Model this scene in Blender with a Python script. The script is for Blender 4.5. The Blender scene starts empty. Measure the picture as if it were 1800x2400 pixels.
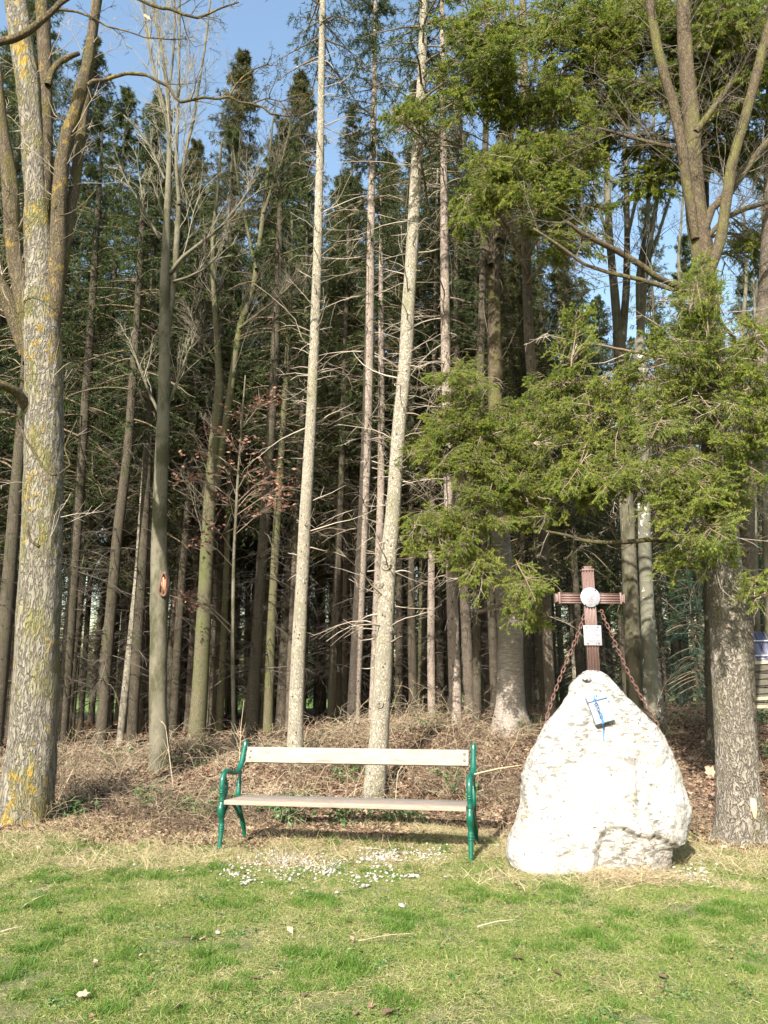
import bpy, math, random
import numpy as np
from mathutils import Vector, Matrix, noise
from mathutils.bvhtree import BVHTree

R = np.random.default_rng(7)
PI = math.pi
# ------------------------------------------------------------------ camera, sky, sun, exposure
F = 1813.0                      # focal length in pixels of the 1800x2400 frame
PITCH = math.radians(13.0)
CAM_H = 1.55
scene = bpy.context.scene
cam_d = bpy.data.cameras.new('camera')
cam = bpy.data.objects.new('camera', cam_d)
scene.collection.objects.link(cam)
cam_d.sensor_fit = 'VERTICAL'
cam_d.sensor_height = 24.0
cam_d.lens = 24.0 * F / 2400.0
cam_d.clip_start = 0.05
cam_d.clip_end = 3000
cam.location = (0, 0, CAM_H)
cam.rotation_euler = (math.radians(90) + PITCH, 0, 0)
scene.camera = cam

SUN_EL, SUN_AZ = 33.0, 21.0     # the light travels forward and a little to the right
world = bpy.data.worlds.new('World')
scene.world = world
world.use_nodes = True
wn = world.node_tree
wn.nodes.clear()
sky = wn.nodes.new('ShaderNodeTexSky')
sky.sky_type = 'NISHITA'
sky.sun_disc = False
sky.sun_elevation = math.radians(SUN_EL)
sky.sun_rotation = math.radians(180 + SUN_AZ)
sky.altitude = 500
sky.air_density = 1.8
sky.dust_density = 2.4
sky.ozone_density = 2.2
bg = wn.nodes.new('ShaderNodeBackground')
bg.inputs['Strength'].default_value = 0.12
wo = wn.nodes.new('ShaderNodeOutputWorld')
wn.links.new(sky.outputs[0], bg.inputs[0])
wn.links.new(bg.outputs[0], wo.inputs[0])
sd = bpy.data.lights.new('sun', 'SUN')
sd.energy = 5.0
sd.angle = math.radians(0.53)
sd.color = (1.0, 0.945, 0.87)
sun = bpy.data.objects.new('sun', sd)
scene.collection.objects.link(sun)
se, sa = math.radians(SUN_EL), math.radians(SUN_AZ)
sun_dir = Vector((math.sin(sa) * math.cos(se), math.cos(sa) * math.cos(se), -math.sin(se)))
sun.rotation_euler = sun_dir.to_track_quat('-Z', 'Y').to_euler()
scene.view_settings.view_transform = 'Standard'
scene.view_settings.look = 'None'
scene.view_settings.gamma = 1
scene.view_settings.use_curve_mapping = False
scene.view_settings.exposure = 1.27
scene.render.engine = 'CYCLES'
scene.cycles.max_bounces = 6
scene.cycles.diffuse_bounces = 3
scene.cycles.transmission_bounces = 4
scene.cycles.use_adaptive_sampling = True
scene.cycles.adaptive_threshold = 0.02

# ------------------------------------------------------------------ helpers
cp, sp_ = math.cos(PITCH), math.sin(PITCH)
def P(px, py, Y):
    """world point at distance Y along the view ground axis that the photo shows at px,py"""
    u = (px - 900) / F; v = (1200 - py) / F
    d = np.array([u, cp - v * sp_, sp_ + v * cp])
    return np.array([0, 0, CAM_H]) + d * (Y / d[1])
def depth_at(p):
    return p[1] * cp + (p[2] - CAM_H) * sp_
def proj(p):
    p = np.asarray(p, float)
    dz = p[..., 2] - CAM_H
    dep = p[..., 1] * cp + dz * sp_
    up = -p[..., 1] * sp_ + dz * cp
    return 900 + F * p[..., 0] / dep, 1200 - F * up / dep

def sstep(a, b, x):
    t = np.clip((x - a) / (b - a), 0, 1)
    return t * t * (3 - 2 * t)
def gh(x, y):
    """terrain height"""
    x = np.asarray(x, float); y = np.asarray(y, float)
    k = x * 12.0 / np.maximum(y, 6.0)
    plate = np.interp(k, [-6, -4, -1, 0.8, 3.0, 8], [0.18, 0.26, 0.55, 0.92, 1.02, 0.95])
    start = np.interp(k, [-5, -2, 1, 5], [10.2, 9.9, 9.4, 9.2])
    z = plate * sstep(0, 1, (y - start) / 3.6)
    z = z * (1 - 0.75 * sstep(36, 70, y))
    z = z + 0.018 * np.sin(x * 1.7 + 1.3) * np.cos(y * 1.3 + .4) + 0.012 * np.sin(x * 3.9 + y * 2.7)
    w = sstep(10, 13, y)
    z = z + w * (0.05 * np.sin(x * 2.3 + y * 1.1) + 0.04 * np.cos(x * 1.1 - y * 2.9))
    return z

def mesh_np(name, verts, faces, mats=(), fmat=None, attrs=None, smooth=False):
    """verts (n,3); faces: list of int arrays (m,k)"""
    me = bpy.data.meshes.new(name)
    verts = np.ascontiguousarray(verts, dtype=np.float32)
    fl = [np.asarray(f, dtype=np.int32) for f in faces if len(f)]
    me.vertices.add(len(verts))
    me.vertices.foreach_set('co', verts.ravel())
    nl = sum(f.size for f in fl); nf = sum(len(f) for f in fl)
    me.loops.add(nl); me.polygons.add(nf)
    me.loops.foreach_set('vertex_index', np.concatenate([f.ravel() for f in fl]))
    tot = np.concatenate([np.full(len(f), f.shape[1], np.int32) for f in fl])
    st = np.concatenate([[0], np.cumsum(tot)[:-1]]).astype(np.int32)
    me.polygons.foreach_set('loop_start', st)
    if smooth:
        me.polygons.foreach_set('use_smooth', np.ones(nf, bool))
    for m in mats: me.materials.append(m)
    if fmat is not None:
        me.polygons.foreach_set('material_index', np.asarray(fmat, np.int32))
    if attrs:
        for k, a in attrs.items():
            at = me.attributes.new(k, 'FLOAT', 'POINT')
            at.data.foreach_set('value', np.asarray(a, np.float32))
    me.update(calc_edges=True)
    return me

def obj(name, me, parent=None, loc=None, rot=None, scale=None):
    o = bpy.data.objects.new(name, me)
    scene.collection.objects.link(o)
    if parent is not None: o.parent = parent
    if loc is not None: o.location = [float(c) for c in loc]
    if rot is not None: o.rotation_euler = rot
    if scale is not None: o.scale = (scale,) * 3 if not hasattr(scale, '__len__') else scale
    return o
def tag(o, label=None, cat=None, group=None, kind=None):
    if label and len(label.replace('-', ' ').split()) > 16: print('LONG:', label)
    if label: o['label'] = label
    if cat: o['category'] = cat
    if group: o['group'] = group
    if kind: o['kind'] = kind
    return o
def thing(name, label, cat, loc, rz=0.0, group=None):
    o = obj(name, None, None, loc, (0, 0, rz))
    o.empty_display_size = 0.1
    return tag(o, label, cat, group)

class Geo:
    """collects numpy geometry with a per-vertex tint and per-face material index"""
    def __init__(s):
        s.v = []; s.f = {}; s.t = []; s.n = 0
    def add(s, v, f, tint=0.5, mat=0):
        v = np.asarray(v, float).reshape(-1, 3)
        f = np.asarray(f, np.int64)
        s.f.setdefault((f.shape[1], mat), []).append(f + s.n)
        s.v.append(v)
        t = np.broadcast_to(np.asarray(tint, float), (len(v),)) if np.ndim(tint) <= 1 else tint
        s.t.append(t); s.n += len(v)
    def mesh(s, name, mats, smooth=False, origin=None):
        v = np.concatenate(s.v)
        if origin is not None: v = v - np.asarray(origin, float)
        fs = []; fm = []
        for (k, m), l in s.f.items():
            a = np.concatenate(l); fs.append(a); fm.append(np.full(len(a), m))
        return mesh_np(name, v, fs, mats, np.concatenate(fm), {'tint': np.concatenate(s.t)}, smooth)

def tubes(geo, pts, rad, sides=4, tint=0.5, mat=0, cap=True):
    """pts (M,N,3), rad (M,N)"""
    pts = np.asarray(pts, float); rad = np.asarray(rad, float)
    if pts.ndim == 2: pts = pts[None]; rad = rad[None]
    M, N, _ = pts.shape
    if M == 0: return
    tan = np.empty_like(pts)
    tan[:, 1:-1] = pts[:, 2:] - pts[:, :-2]
    tan[:, 0] = pts[:, 1] - pts[:, 0]; tan[:, -1] = pts[:, -1] - pts[:, -2]
    tan /= np.linalg.norm(tan, axis=2, keepdims=True) + 1e-9
    mean = pts[:, -1] - pts[:, 0]
    mean /= np.linalg.norm(mean, axis=1, keepdims=True) + 1e-9
    ref = np.where(np.abs(mean[:, 2:3]) > 0.7, np.array([[1.0, 0.13, 0]]), np.array([[0.05, 0.1, 1.0]]))
    ref = np.broadcast_to(ref[:, None, :], pts.shape)
    a = np.cross(tan, ref); a /= np.linalg.norm(a, axis=2, keepdims=True) + 1e-9
    b = np.cross(tan, a)
    ang = np.arange(sides) * 2 * PI / sides
    v = (pts[:, :, None, :] + rad[:, :, None, None] * (np.cos(ang)[None, None, :, None] * a[:, :, None, :] + np.sin(ang)[None, None, :, None] * b[:, :, None, :]))
    base = (np.arange(M) * N * sides)[:, None, None]
    i = np.arange(N - 1)[None, :, None] * sides
    j = np.arange(sides)[None, None, :]; j2 = (j + 1) % sides
    q = np.stack(np.broadcast_arrays(base + i + j, base + i + j2, base + i + sides + j2, base + i + sides + j), -1).reshape(-1, 4)
    t = np.asarray(tint, float)
    if t.ndim == 1: t = np.repeat(t, N * sides)
    geo.add(v.reshape(-1, 3), q, t, mat)
    if cap and sides > 2:
        n0 = geo.n - M * N * sides
        for off, rev in ((0, True), ((N - 1) * sides, False)):
            idx = (np.arange(M) * N * sides)[:, None] + off + np.arange(sides)[None]
            if rev: idx = idx[:, ::-1]
            geo.f.setdefault((sides, mat), []).append(idx + n0)

def unit(v):
    return v / (np.linalg.norm(v, axis=-1, keepdims=True) + 1e-9)
def shoots(start, dirs, length, nseg=5, wob=0.15, droop=0.0, rng=R):
    """curved shoots: start (M,3), dirs (M,3), length (M,), droop adds a downward bend (negative bends up)"""
    M = len(start)
    d = unit(np.asarray(dirs, float))
    pts = np.empty((M, nseg + 1, 3)); pts[:, 0] = start
    step = (np.asarray(length) / nseg)[:, None]
    droop = np.broadcast_to(np.asarray(droop, float), (M,))[:, None]
    for k in range(nseg):
        d = d + rng.normal(0, wob, (M, 3))
        d[:, 2:3] -= droop / nseg
        d = unit(d)
        pts[:, k + 1] = pts[:, k] + d * step
    return pts
def spawn(pts, k, ang=(30, 60), ratio=(0.3, 0.6), t0=0.2, t1=1.0, nseg=4, wob=0.15, droop=0.0, up=0.0, flat=0.0, taper=0.5, rng=R):
    """k children on every parent shoot; returns points and the parent's index and t"""
    M, N, _ = pts.shape
    seglen = np.linalg.norm(np.diff(pts, axis=1), axis=2).sum(1)
    t = np.sort(rng.uniform(t0, t1, (M, k)), axis=1)
    f = t * (N - 1); i = np.minimum(f.astype(int), N - 2); w = (f - i)[..., None]
    m = np.arange(M)[:, None]
    st = pts[m, i] * (1 - w) + pts[m, i + 1] * w
    tan = unit(pts[m, i + 1] - pts[m, i])
    r = rng.normal(0, 1, st.shape); r[..., 2] *= (1 - flat)
    perp = unit(r - (r * tan).sum(-1, keepdims=True) * tan)
    a = np.radians(rng.uniform(ang[0], ang[1], (M, k)))[..., None]
    d = tan * np.cos(a) + perp * np.sin(a)
    d[..., 2] += up
    L = seglen[:, None] * rng.uniform(ratio[0], ratio[1], (M, k)) * (1 - taper * t)
    out = shoots(st.reshape(-1, 3), d.reshape(-1, 3), L.reshape(-1), nseg, wob, droop, rng)
    return out, np.repeat(np.arange(M), k), t.reshape(-1)
def trad(M, N, r0, r1):
    r0 = np.broadcast_to(np.asarray(r0, float), (M,)); r1 = np.broadcast_to(np.asarray(r1, float), (M,))
    w = np.linspace(0, 1, N)[None]
    return r0[:, None] * (1 - w) + r1[:, None] * w

# ------------------------------------------------------------------ materials
def nodes(m):
    m.use_nodes = True
    nt = m.node_tree; nt.nodes.clear()
    o = nt.nodes.new('ShaderNodeOutputMaterial'); b = nt.nodes.new('ShaderNodeBsdfPrincipled')
    nt.links.new(b.outputs[0], o.inputs[0])
    return nt, b, o
def N_(nt, t, **kw):
    n = nt.nodes.new(t)
    for k, v in kw.items():
        if k in n.inputs: n.inputs[k].default_value = v
        else: setattr(n, k, v)
    return n
def mapping(nt, coord='Object', scale=(1, 1, 1)):
    if coord == 'World':
        g = N_(nt, 'ShaderNodeNewGeometry'); out = g.outputs['Position']
    else:
        g = N_(nt, 'ShaderNodeTexCoord'); out = g.outputs[coord]
    mp = N_(nt, 'ShaderNodeMapping'); mp.inputs['Scale'].default_value = scale
    nt.links.new(out, mp.inputs['Vector'])
    return mp.outputs[0]
def ramp(nt, fac, stops):
    r = N_(nt, 'ShaderNodeValToRGB')
    el = r.color_ramp.elements
    while len(el) < len(stops): el.new(0.5)
    for e, (p, c) in zip(el, stops):
        e.position = p; e.color = (*c, 1) if len(c) == 3 else c
    nt.links.new(fac, r.inputs[0])
    return r.outputs[0]
def mixc(nt, fac, a, b, mode='MIX'):
    m = N_(nt, 'ShaderNodeMix', data_type='RGBA', blend_type=mode)
    for s, v in ((0, fac), (6, a), (7, b)):
        if hasattr(v, 'is_linked') or hasattr(v, 'links'): nt.links.new(v, m.inputs[s])
        elif s == 0: m.inputs[0].default_value = v
        else: m.inputs[s].default_value = (*v, 1)
    return m.outputs[2]
def noise_(nt, vec, scale, detail=4, rough=0.55, dist=0.0):
    n = N_(nt, 'ShaderNodeTexNoise'); n.inputs['Scale'].default_value = scale
    n.inputs['Detail'].default_value = detail; n.inputs['Roughness'].default_value = rough
    n.inputs['Distortion'].default_value = dist
    nt.links.new(vec, n.inputs['Vector'])
    return n.outputs['Fac']
def math_(nt, op, a, b=None, clamp=False):
    m = N_(nt, 'ShaderNodeMath', operation=op); m.use_clamp = clamp
    for i, v in enumerate((a, b)):
        if v is None: continue
        if hasattr(v, 'links'): nt.links.new(v, m.inputs[i])
        else: m.inputs[i].default_value = v
    return m.outputs[0]
def bump(nt, b, height, strength=0.5, dist=0.02):
    n = N_(nt, 'ShaderNodeBump'); n.inputs['Strength'].default_value = strength; n.inputs['Distance'].default_value = dist
    nt.links.new(height, n.inputs['Height']); nt.links.new(n.outputs[0], b.inputs['Normal'])
def attr(nt, name):
    return N_(nt, 'ShaderNodeAttribute', attribute_name=name).outputs['Fac']

def bark(name, dark, light, spec=None, moss=None, moss_amt=0.0, lichen=None, lichen_amt=0.0, sx=22, sz=5, crack=0.1, bs=0.8, bd=0.02, spots=0.0, coord='Object', mode='cells'):
    m = bpy.data.materials.new(name); nt, b, o = nodes(m)
    v = mapping(nt, coord, (sx, sx, sz))
    wob = N_(nt, 'ShaderNodeTexNoise'); wob.inputs['Scale'].default_value = 0.6; nt.links.new(v, wob.inputs['Vector'])
    vv = mixc(nt, 0.22, v, wob.outputs['Color'], 'LINEAR_LIGHT')
    vo = N_(nt, 'ShaderNodeTexVoronoi', feature='DISTANCE_TO_EDGE'); vo.inputs['Scale'].default_value = 1.0
    nt.links.new(vv, vo.inputs['Vector'])
    cr = ramp(nt, vo.outputs['Distance'], [(0.0, (0, 0, 0)), (crack, (.55, .55, .55)), (min(crack * 4, .9), (1, 1, 1))])
    if mode != 'cells':
        rn = noise_(nt, vv, 1.0, 3, .55, .9)
        rd = math_(nt, 'ABSOLUTE', math_(nt, 'SUBTRACT', math_(nt, 'MULTIPLY', rn, 2.0), 1.0))
        cr = ramp(nt, rd, [(0.0, (0, 0, 0)), (.07, (.5, .5, .5)), (.22, (1, 1, 1))]) if mode == 'ridge' else noise_(nt, v, .8, 4, .6)
    fine = noise_(nt, v, 2.5, 6, 0.65)
    h = math_(nt, 'ADD', math_(nt, 'MULTIPLY', cr, 0.6), math_(nt, 'MULTIPLY', fine, 0.8))
    wv = mapping(nt, coord, (1, 1, 0.7))
    big = noise_(nt, wv, 2.2, 5, 0.6)
    basec = mixc(nt, ramp(nt, math_(nt, 'MULTIPLY', h, 0.8), [(0.15, (0, 0, 0)), (0.85, (1, 1, 1))]), dark, light)
    basec = mixc(nt, ramp(nt, big, [(0.35, (0, 0, 0)), (0.7, (.55, .55, .55))]), basec, tuple(c * .62 for c in light))
    if spots:   # little knots and scars
        v2 = mapping(nt, coord, (9, 9, 6))
        vp = N_(nt, 'ShaderNodeTexVoronoi'); vp.inputs['Scale'].default_value = 1.3; nt.links.new(v2, vp.inputs['Vector'])
        sp = ramp(nt, vp.outputs['Distance'], [(0.10, (1, 1, 1)), (0.2, (0, 0, 0))])
        basec = mixc(nt, math_(nt, 'MULTIPLY', sp, spots), basec, tuple(c * .25 for c in dark))
    if moss:
        mv = mapping(nt, coord, (1.3, 1.3, .55))
        mn = noise_(nt, mv, 2.6, 8, 0.72)
        fac = ramp(nt, mn, [(0.60 - moss_amt * .3, (0, 0, 0)), (0.68 - moss_amt * .2, (.8, .8, .8))])
        basec = mixc(nt, fac, basec, moss)
    if lichen:
        lv = mapping(nt, coord, (1, 1, .8))
        ln = noise_(nt, lv, 9.0, 6, 0.65, .3); l2 = noise_(nt, mapping(nt, coord, (1, 1, .4)), 1.4, 3)
        s_ = math_(nt, 'ADD', math_(nt, 'MULTIPLY', ln, .6), math_(nt, 'MULTIPLY', l2, .4))
        fac = ramp(nt, s_, [(0.60 - lichen_amt * .1, (0, 0, 0)), (0.63 - lichen_amt * .1, (.95, .95, .95))])
        basec = mixc(nt, fac, basec, lichen)
    nt.links.new(basec, b.inputs['Base Color'])
    b.inputs['Roughness'].default_value = 0.9
    b.inputs['Specular IOR Level'].default_value = 0.15
    bump(nt, b, h, bs, bd)
    return m

def tinted(name, stops, rough=0.8, trans=0.0, wscale=None, wstops=None, spec=0.2):
    """colour from the per-vertex tint, optionally shifted by a world-space noise"""
    m = bpy.data.materials.new(name); nt, b, o = nodes(m)
    f = attr(nt, 'tint')
    if wscale:
        w = noise_(nt, mapping(nt, 'World'), wscale, 4, 0.6)
        f = math_(nt, 'ADD', f, math_(nt, 'MULTIPLY', math_(nt, 'SUBTRACT', w, 0.5), wstops or 1.0), True)
    c = ramp(nt, f, stops)
    nt.links.new(c, b.inputs['Base Color'])
    b.inputs['Roughness'].default_value = rough
    b.inputs['Specular IOR Level'].default_value = spec
    if trans:
        t = N_(nt, 'ShaderNodeBsdfTranslucent'); nt.links.new(c, t.inputs[0])
        mx = N_(nt, 'ShaderNodeMixShader'); mx.inputs[0].default_value = trans
        nt.links.new(b.outputs[0], mx.inputs[1]); nt.links.new(t.outputs[0], mx.inputs[2])
        nt.links.new(mx.outputs[0], o.inputs[0])
    return m
def plain(name, col, rough=0.6, metal=0.0, col2=None, nscale=20, bmp=0.0, spec=0.4):
    m = bpy.data.materials.new(name); nt, b, o = nodes(m)
    n = noise_(nt, mapping(nt), nscale, 6, 0.6)
    c2 = col2 or tuple(c * .75 for c in col)
    nt.links.new(ramp(nt, n, [(0.35, col), (0.68, c2)]), b.inputs['Base Color'])
    b.inputs['Roughness'].default_value = rough; b.inputs['Metallic'].default_value = metal
    b.inputs['Specular IOR Level'].default_value = spec
    if bmp: bump(nt, b, n, bmp, 0.003)
    return m

M_MAPLE = bark('maple_bark', (.06, .05, .037), (.34, .305, .24), moss=(.20, .185, .065), moss_amt=.38, lichen=(.38, .26, .06), lichen_amt=.38, sx=21, sz=5.5, bs=1.0, bd=.05, mode='ridge')
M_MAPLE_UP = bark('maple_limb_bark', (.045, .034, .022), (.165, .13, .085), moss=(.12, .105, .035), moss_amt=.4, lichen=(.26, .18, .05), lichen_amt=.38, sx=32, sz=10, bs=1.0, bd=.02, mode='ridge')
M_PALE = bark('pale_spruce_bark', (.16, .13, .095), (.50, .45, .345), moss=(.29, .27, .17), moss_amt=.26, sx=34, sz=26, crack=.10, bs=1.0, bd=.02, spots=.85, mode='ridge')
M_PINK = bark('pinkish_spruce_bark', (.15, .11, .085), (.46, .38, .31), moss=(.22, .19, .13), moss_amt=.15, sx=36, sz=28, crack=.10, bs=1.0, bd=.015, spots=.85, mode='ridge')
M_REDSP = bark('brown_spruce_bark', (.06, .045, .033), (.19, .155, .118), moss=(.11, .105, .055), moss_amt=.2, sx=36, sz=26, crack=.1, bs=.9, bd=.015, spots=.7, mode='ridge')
M_INNER = bark('shade_dimmed_spruce_bark', (.028, .023, .017), (.115, .096, .068), moss=(.07, .072, .033), moss_amt=.25, sx=34, sz=20, crack=.1, bs=.8, bd=.015, spots=.7, mode='ridge')  # forest gloom put into the bark colour, darker than the sunlit trunks
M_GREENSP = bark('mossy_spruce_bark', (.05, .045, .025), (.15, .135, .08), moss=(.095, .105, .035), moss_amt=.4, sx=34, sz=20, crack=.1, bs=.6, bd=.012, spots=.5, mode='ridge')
M_BEECH = bark('beech_bark', (.09, .08, .055), (.19, .172, .122), moss=(.05, .048, .022), moss_amt=.45, sx=10, sz=5, bs=.4, bd=.01, spots=.3, mode='smooth')
M_CHERRY = bark('cherry_bark', (.13, .105, .085), (.38, .33, .28), moss=(.13, .13, .05), moss_amt=.16, sx=5, sz=34, crack=.09, bs=.6, bd=.01, mode='ridge')
M_LICHEN = bark('speckled_beech_bark', (.085, .08, .055), (.20, .19, .14), lichen=(.55, .56, .50), lichen_amt=.55, sx=12, sz=8, bs=.5, bd=.01, mode='smooth')
M_BIGR = bark('flaky_bark', (.065, .05, .037), (.36, .315, .25), moss=(.18, .17, .075), moss_amt=.25, sx=23, sz=11, bs=1.0, bd=.045, mode='ridge')
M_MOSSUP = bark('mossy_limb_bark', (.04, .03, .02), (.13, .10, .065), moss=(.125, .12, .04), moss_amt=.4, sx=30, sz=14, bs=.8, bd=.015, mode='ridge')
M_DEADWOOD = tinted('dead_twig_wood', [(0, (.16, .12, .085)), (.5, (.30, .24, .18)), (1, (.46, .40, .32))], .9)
M_DEADDARK = tinted('shade_dimmed_twig_wood', [(0, (.014, .011, .009)), (.5, (.036, .029, .022)), (1, (.08, .066, .052))], .9)  # shade of the deep forest put into the twig colour
M_DEADMID = tinted('shaded_twig_wood', [(0, (.022, .018, .014)), (.5, (.062, .051, .039)), (1, (.17, .145, .115))], .9)  # dead wood dimmed for the edge trees, their shade held in the colour
M_LIMBTW = tinted('brown_twig_bark', [(0, (.035, .028, .02)), (.5, (.10, .083, .06)), (1, (.22, .19, .145))], .9)
M_TWIG = tinted('live_twig_wood', [(0, (.09, .06, .04)), (.6, (.22, .17, .11)), (1, (.34, .27, .16))], .8)
M_NEAR = tinted('fresh_needles', [(0, (.05, .10, .014)), (.35, (.15, .225, .026)), (.7, (.31, .355, .05)), (1, (.46, .40, .11))], .5, .42, 1.6, .7, .35)
M_FAR = tinted('spruce_needles', [(0, (.016, .030, .010)), (.5, (.046, .070, .020)), (1, (.105, .125, .038))], .6, .25, .6, .6)
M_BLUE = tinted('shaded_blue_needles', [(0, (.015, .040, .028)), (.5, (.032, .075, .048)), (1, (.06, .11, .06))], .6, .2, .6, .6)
M_OLIVE = tinted('olive_needles', [(0, (.022, .028, .010)), (.5, (.06, .068, .022)), (1, (.12, .115, .042))], .6, .2, .6, .6)
M_BLADE = tinted('grass_blades', [(0, (.065, .145, .018)), (.32, (.135, .225, .036)), (.55, (.22, .265, .068)), (.75, (.34, .315, .13)), (1, (.46, .40, .22))], .6, .3, 2.0, .9)
M_STRAW = tinted('straw', [(0, (.25, .19, .10)), (.5, (.40, .32, .185)), (1, (.54, .45, .28))], .8, .15)
M_LEAF = tinted('dead_leaves', [(0, (.05, .031, .022)), (.5, (.155, .092, .058)), (.85, (.31, .205, .135)), (1, (.45, .345, .24))], .8, .15, 1.5, .5)
M_COPPER = tinted('copper_leaves', [(0, (.13, .06, .04)), (.5, (.25, .125, .085)), (1, (.38, .22, .155))], .7, .3)
M_BRUSH = tinted('bramble_stems', [(0, (.045, .03, .023)), (.38, (.155, .11, .075)), (.72, (.33, .255, .165)), (1, (.50, .415, .28))], .85)
M_IVY = tinted('evergreen_leaves', [(0, (.03, .07, .02)), (.6, (.06, .13, .03)), (1, (.12, .20, .05))], .45, .15, spec=.5)

# ------------------------------------------------------------------ ground
def ground_material():
    m = bpy.data.materials.new('ground'); nt, b, o = nodes(m)
    g = N_(nt, 'ShaderNodeNewGeometry'); sx = N_(nt, 'ShaderNodeSeparateXYZ'); nt.links.new(g.outputs['Position'], sx.inputs[0])
    pos = g.outputs['Position']
    n1 = noise_(nt, pos, .9, 5, .6); n2 = noise_(nt, pos, 9, 6, .65); n3 = noise_(nt, pos, 60, 4, .7)
    lawn = ramp(nt, math_(nt, 'ADD', math_(nt, 'MULTIPLY', n1, .4), math_(nt, 'MULTIPLY', n2, .6)), [(.36, (.075, .10, .03)), (.5, (.14, .15, .06)), (.64, (.24, .20, .12))])
    litter = ramp(nt, math_(nt, 'ADD', math_(nt, 'MULTIPLY', n2, .5), math_(nt, 'MULTIPLY', n3, .5)), [(.35, (.055, .035, .024)), (.5, (.14, .095, .062)), (.66, (.25, .18, .12))])
    field = ramp(nt, n1, [(.3, (.10, .17, .035)), (.7, (.20, .26, .08))])
    def band(a, b_, amp=1.4):
        y = math_(nt, 'ADD', sx.outputs['Y'], math_(nt, 'MULTIPLY', math_(nt, 'SUBTRACT', n1, .5), amp * 2))
        mr = N_(nt, 'ShaderNodeMapRange'); nt.links.new(y, mr.inputs[0])
        mr.inputs[1].default_value = a; mr.inputs[2].default_value = b_
        return mr.outputs[0]
    c = mixc(nt, band(8.7, 9.9, .7), lawn, litter)
    c = mixc(nt, band(42, 48, 2), c, field)
    nt.links.new(c, b.inputs['Base Color']); b.inputs['Roughness'].default_value = .95
    b.inputs['Specular IOR Level'].default_value = .1
    bump(nt, b, math_(nt, 'ADD', n2, math_(nt, 'MULTIPLY', n3, .5)), .9, .03)
    return m
M_GROUND = ground_material()
def build_ground():
    xs = np.unique(np.concatenate([-np.geomspace(14, 1500, 26), np.linspace(-14, 14, 170), np.geomspace(14, 1500, 26)]))
    ys = np.unique(np.concatenate([-np.geomspace(2, 1500, 24), np.linspace(-2, 20, 200), np.linspace(20, 60, 60), np.geomspace(60, 2000, 30)]))
    X, Y = np.meshgrid(xs, ys)
    Z = gh(X, Y)
    fine = (np.abs(X) < 14) & (Y < 20) & (Y > -2)
    Z = Z + np.where(fine, R.normal(0, .004, Z.shape) * (1 + 3 * sstep(9.3, 10.5, Y)), 0)
    Z = np.where((Y > 80), np.minimum(Z, .25), Z)
    v = np.stack([X, Y, Z], -1).reshape(-1, 3)
    nx = len(xs); ny = len(ys)
    i = (np.arange(ny - 1)[:, None] * nx + np.arange(nx - 1)[None]).reshape(-1)
    q = np.stack([i, i + 1, i + nx + 1, i + nx], 1)
    o = obj('ground', mesh_np('ground', v, [q], [M_GROUND], smooth=True))
    o['kind'] = 'structure'
    o['label'] = 'meadow lawn rising into the leaf strewn forest floor'
build_ground()

# ------------------------------------------------------------------ trunks
def trunk_path(px, Y, sides, seg=0.16, zext=None, wob=0.0, dY=0.0, root=0.25):
    """px: list of (x, y, width) in photo pixels at distance Y (the last entry highest). Goes down to the ground first."""
    pts = []; rad = []
    for i, (x, y, w) in enumerate(px):
        p = P(x, y, Y + dY * i)
        pts.append(p); rad.append(w / 2 * depth_at(p) / F)
    pts = np.array(pts); rad = np.array(rad)
    g = float(gh(pts[0, 0], pts[0, 1])) - root
    if pts[0, 2] > g:
        d = pts[0] - pts[1]; d = d / max(abs(d[2]), 1e-3)
        pts = np.vstack([pts[0] + d * (pts[0, 2] - g), pts]); rad = np.concatenate([[rad[0] * 1.12], rad])
    if zext and pts[-1, 2] < zext:
        d = pts[-1] - pts[-2]; d = d / max(abs(d[2]), 1e-3); n = zext - pts[-1, 2]
        pts = np.vstack([pts, pts[-1] + d * n]); rad = np.concatenate([rad, [max(rad[-1] * .35, .02)]])
    return resample(pts, rad, seg, wob)
def resample(pts, rad, seg, wob=0.0):
    pts = np.asarray(pts, float); rad = np.asarray(rad, float)
    L = np.concatenate([[0], np.cumsum(np.linalg.norm(np.diff(pts, axis=0), axis=1))])
    n = max(4, int(L[-1] / seg))
    t = np.linspace(0, L[-1], n)
    # smooth interpolation (monotone cubic would be overkill: blur a fine linear one)
    q = np.stack([np.interp(t, L, pts[:, k]) for k in range(3)], 1)
    r = np.interp(t, L, rad)
    k = max(1, int(n / max(len(pts), 2) / 3))
    if k > 1:
        ker = np.hanning(2 * k + 1); ker /= ker.sum()
        pad = lambda a: np.concatenate([2 * a[0] - a[1:k + 1][::-1], a, 2 * a[-1] - a[-k - 1:-1][::-1]])
        q = np.stack([np.convolve(pad(q[:, j]), ker, 'valid') for j in range(3)], 1)
        r = np.convolve(pad(r), ker, 'valid')
    if wob:
        q[1:, 0] += wob * np.sin(np.linspace(0, 9, n) + R.uniform(0, 6))[1:]
    return q, np.maximum(r, .002)
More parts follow.
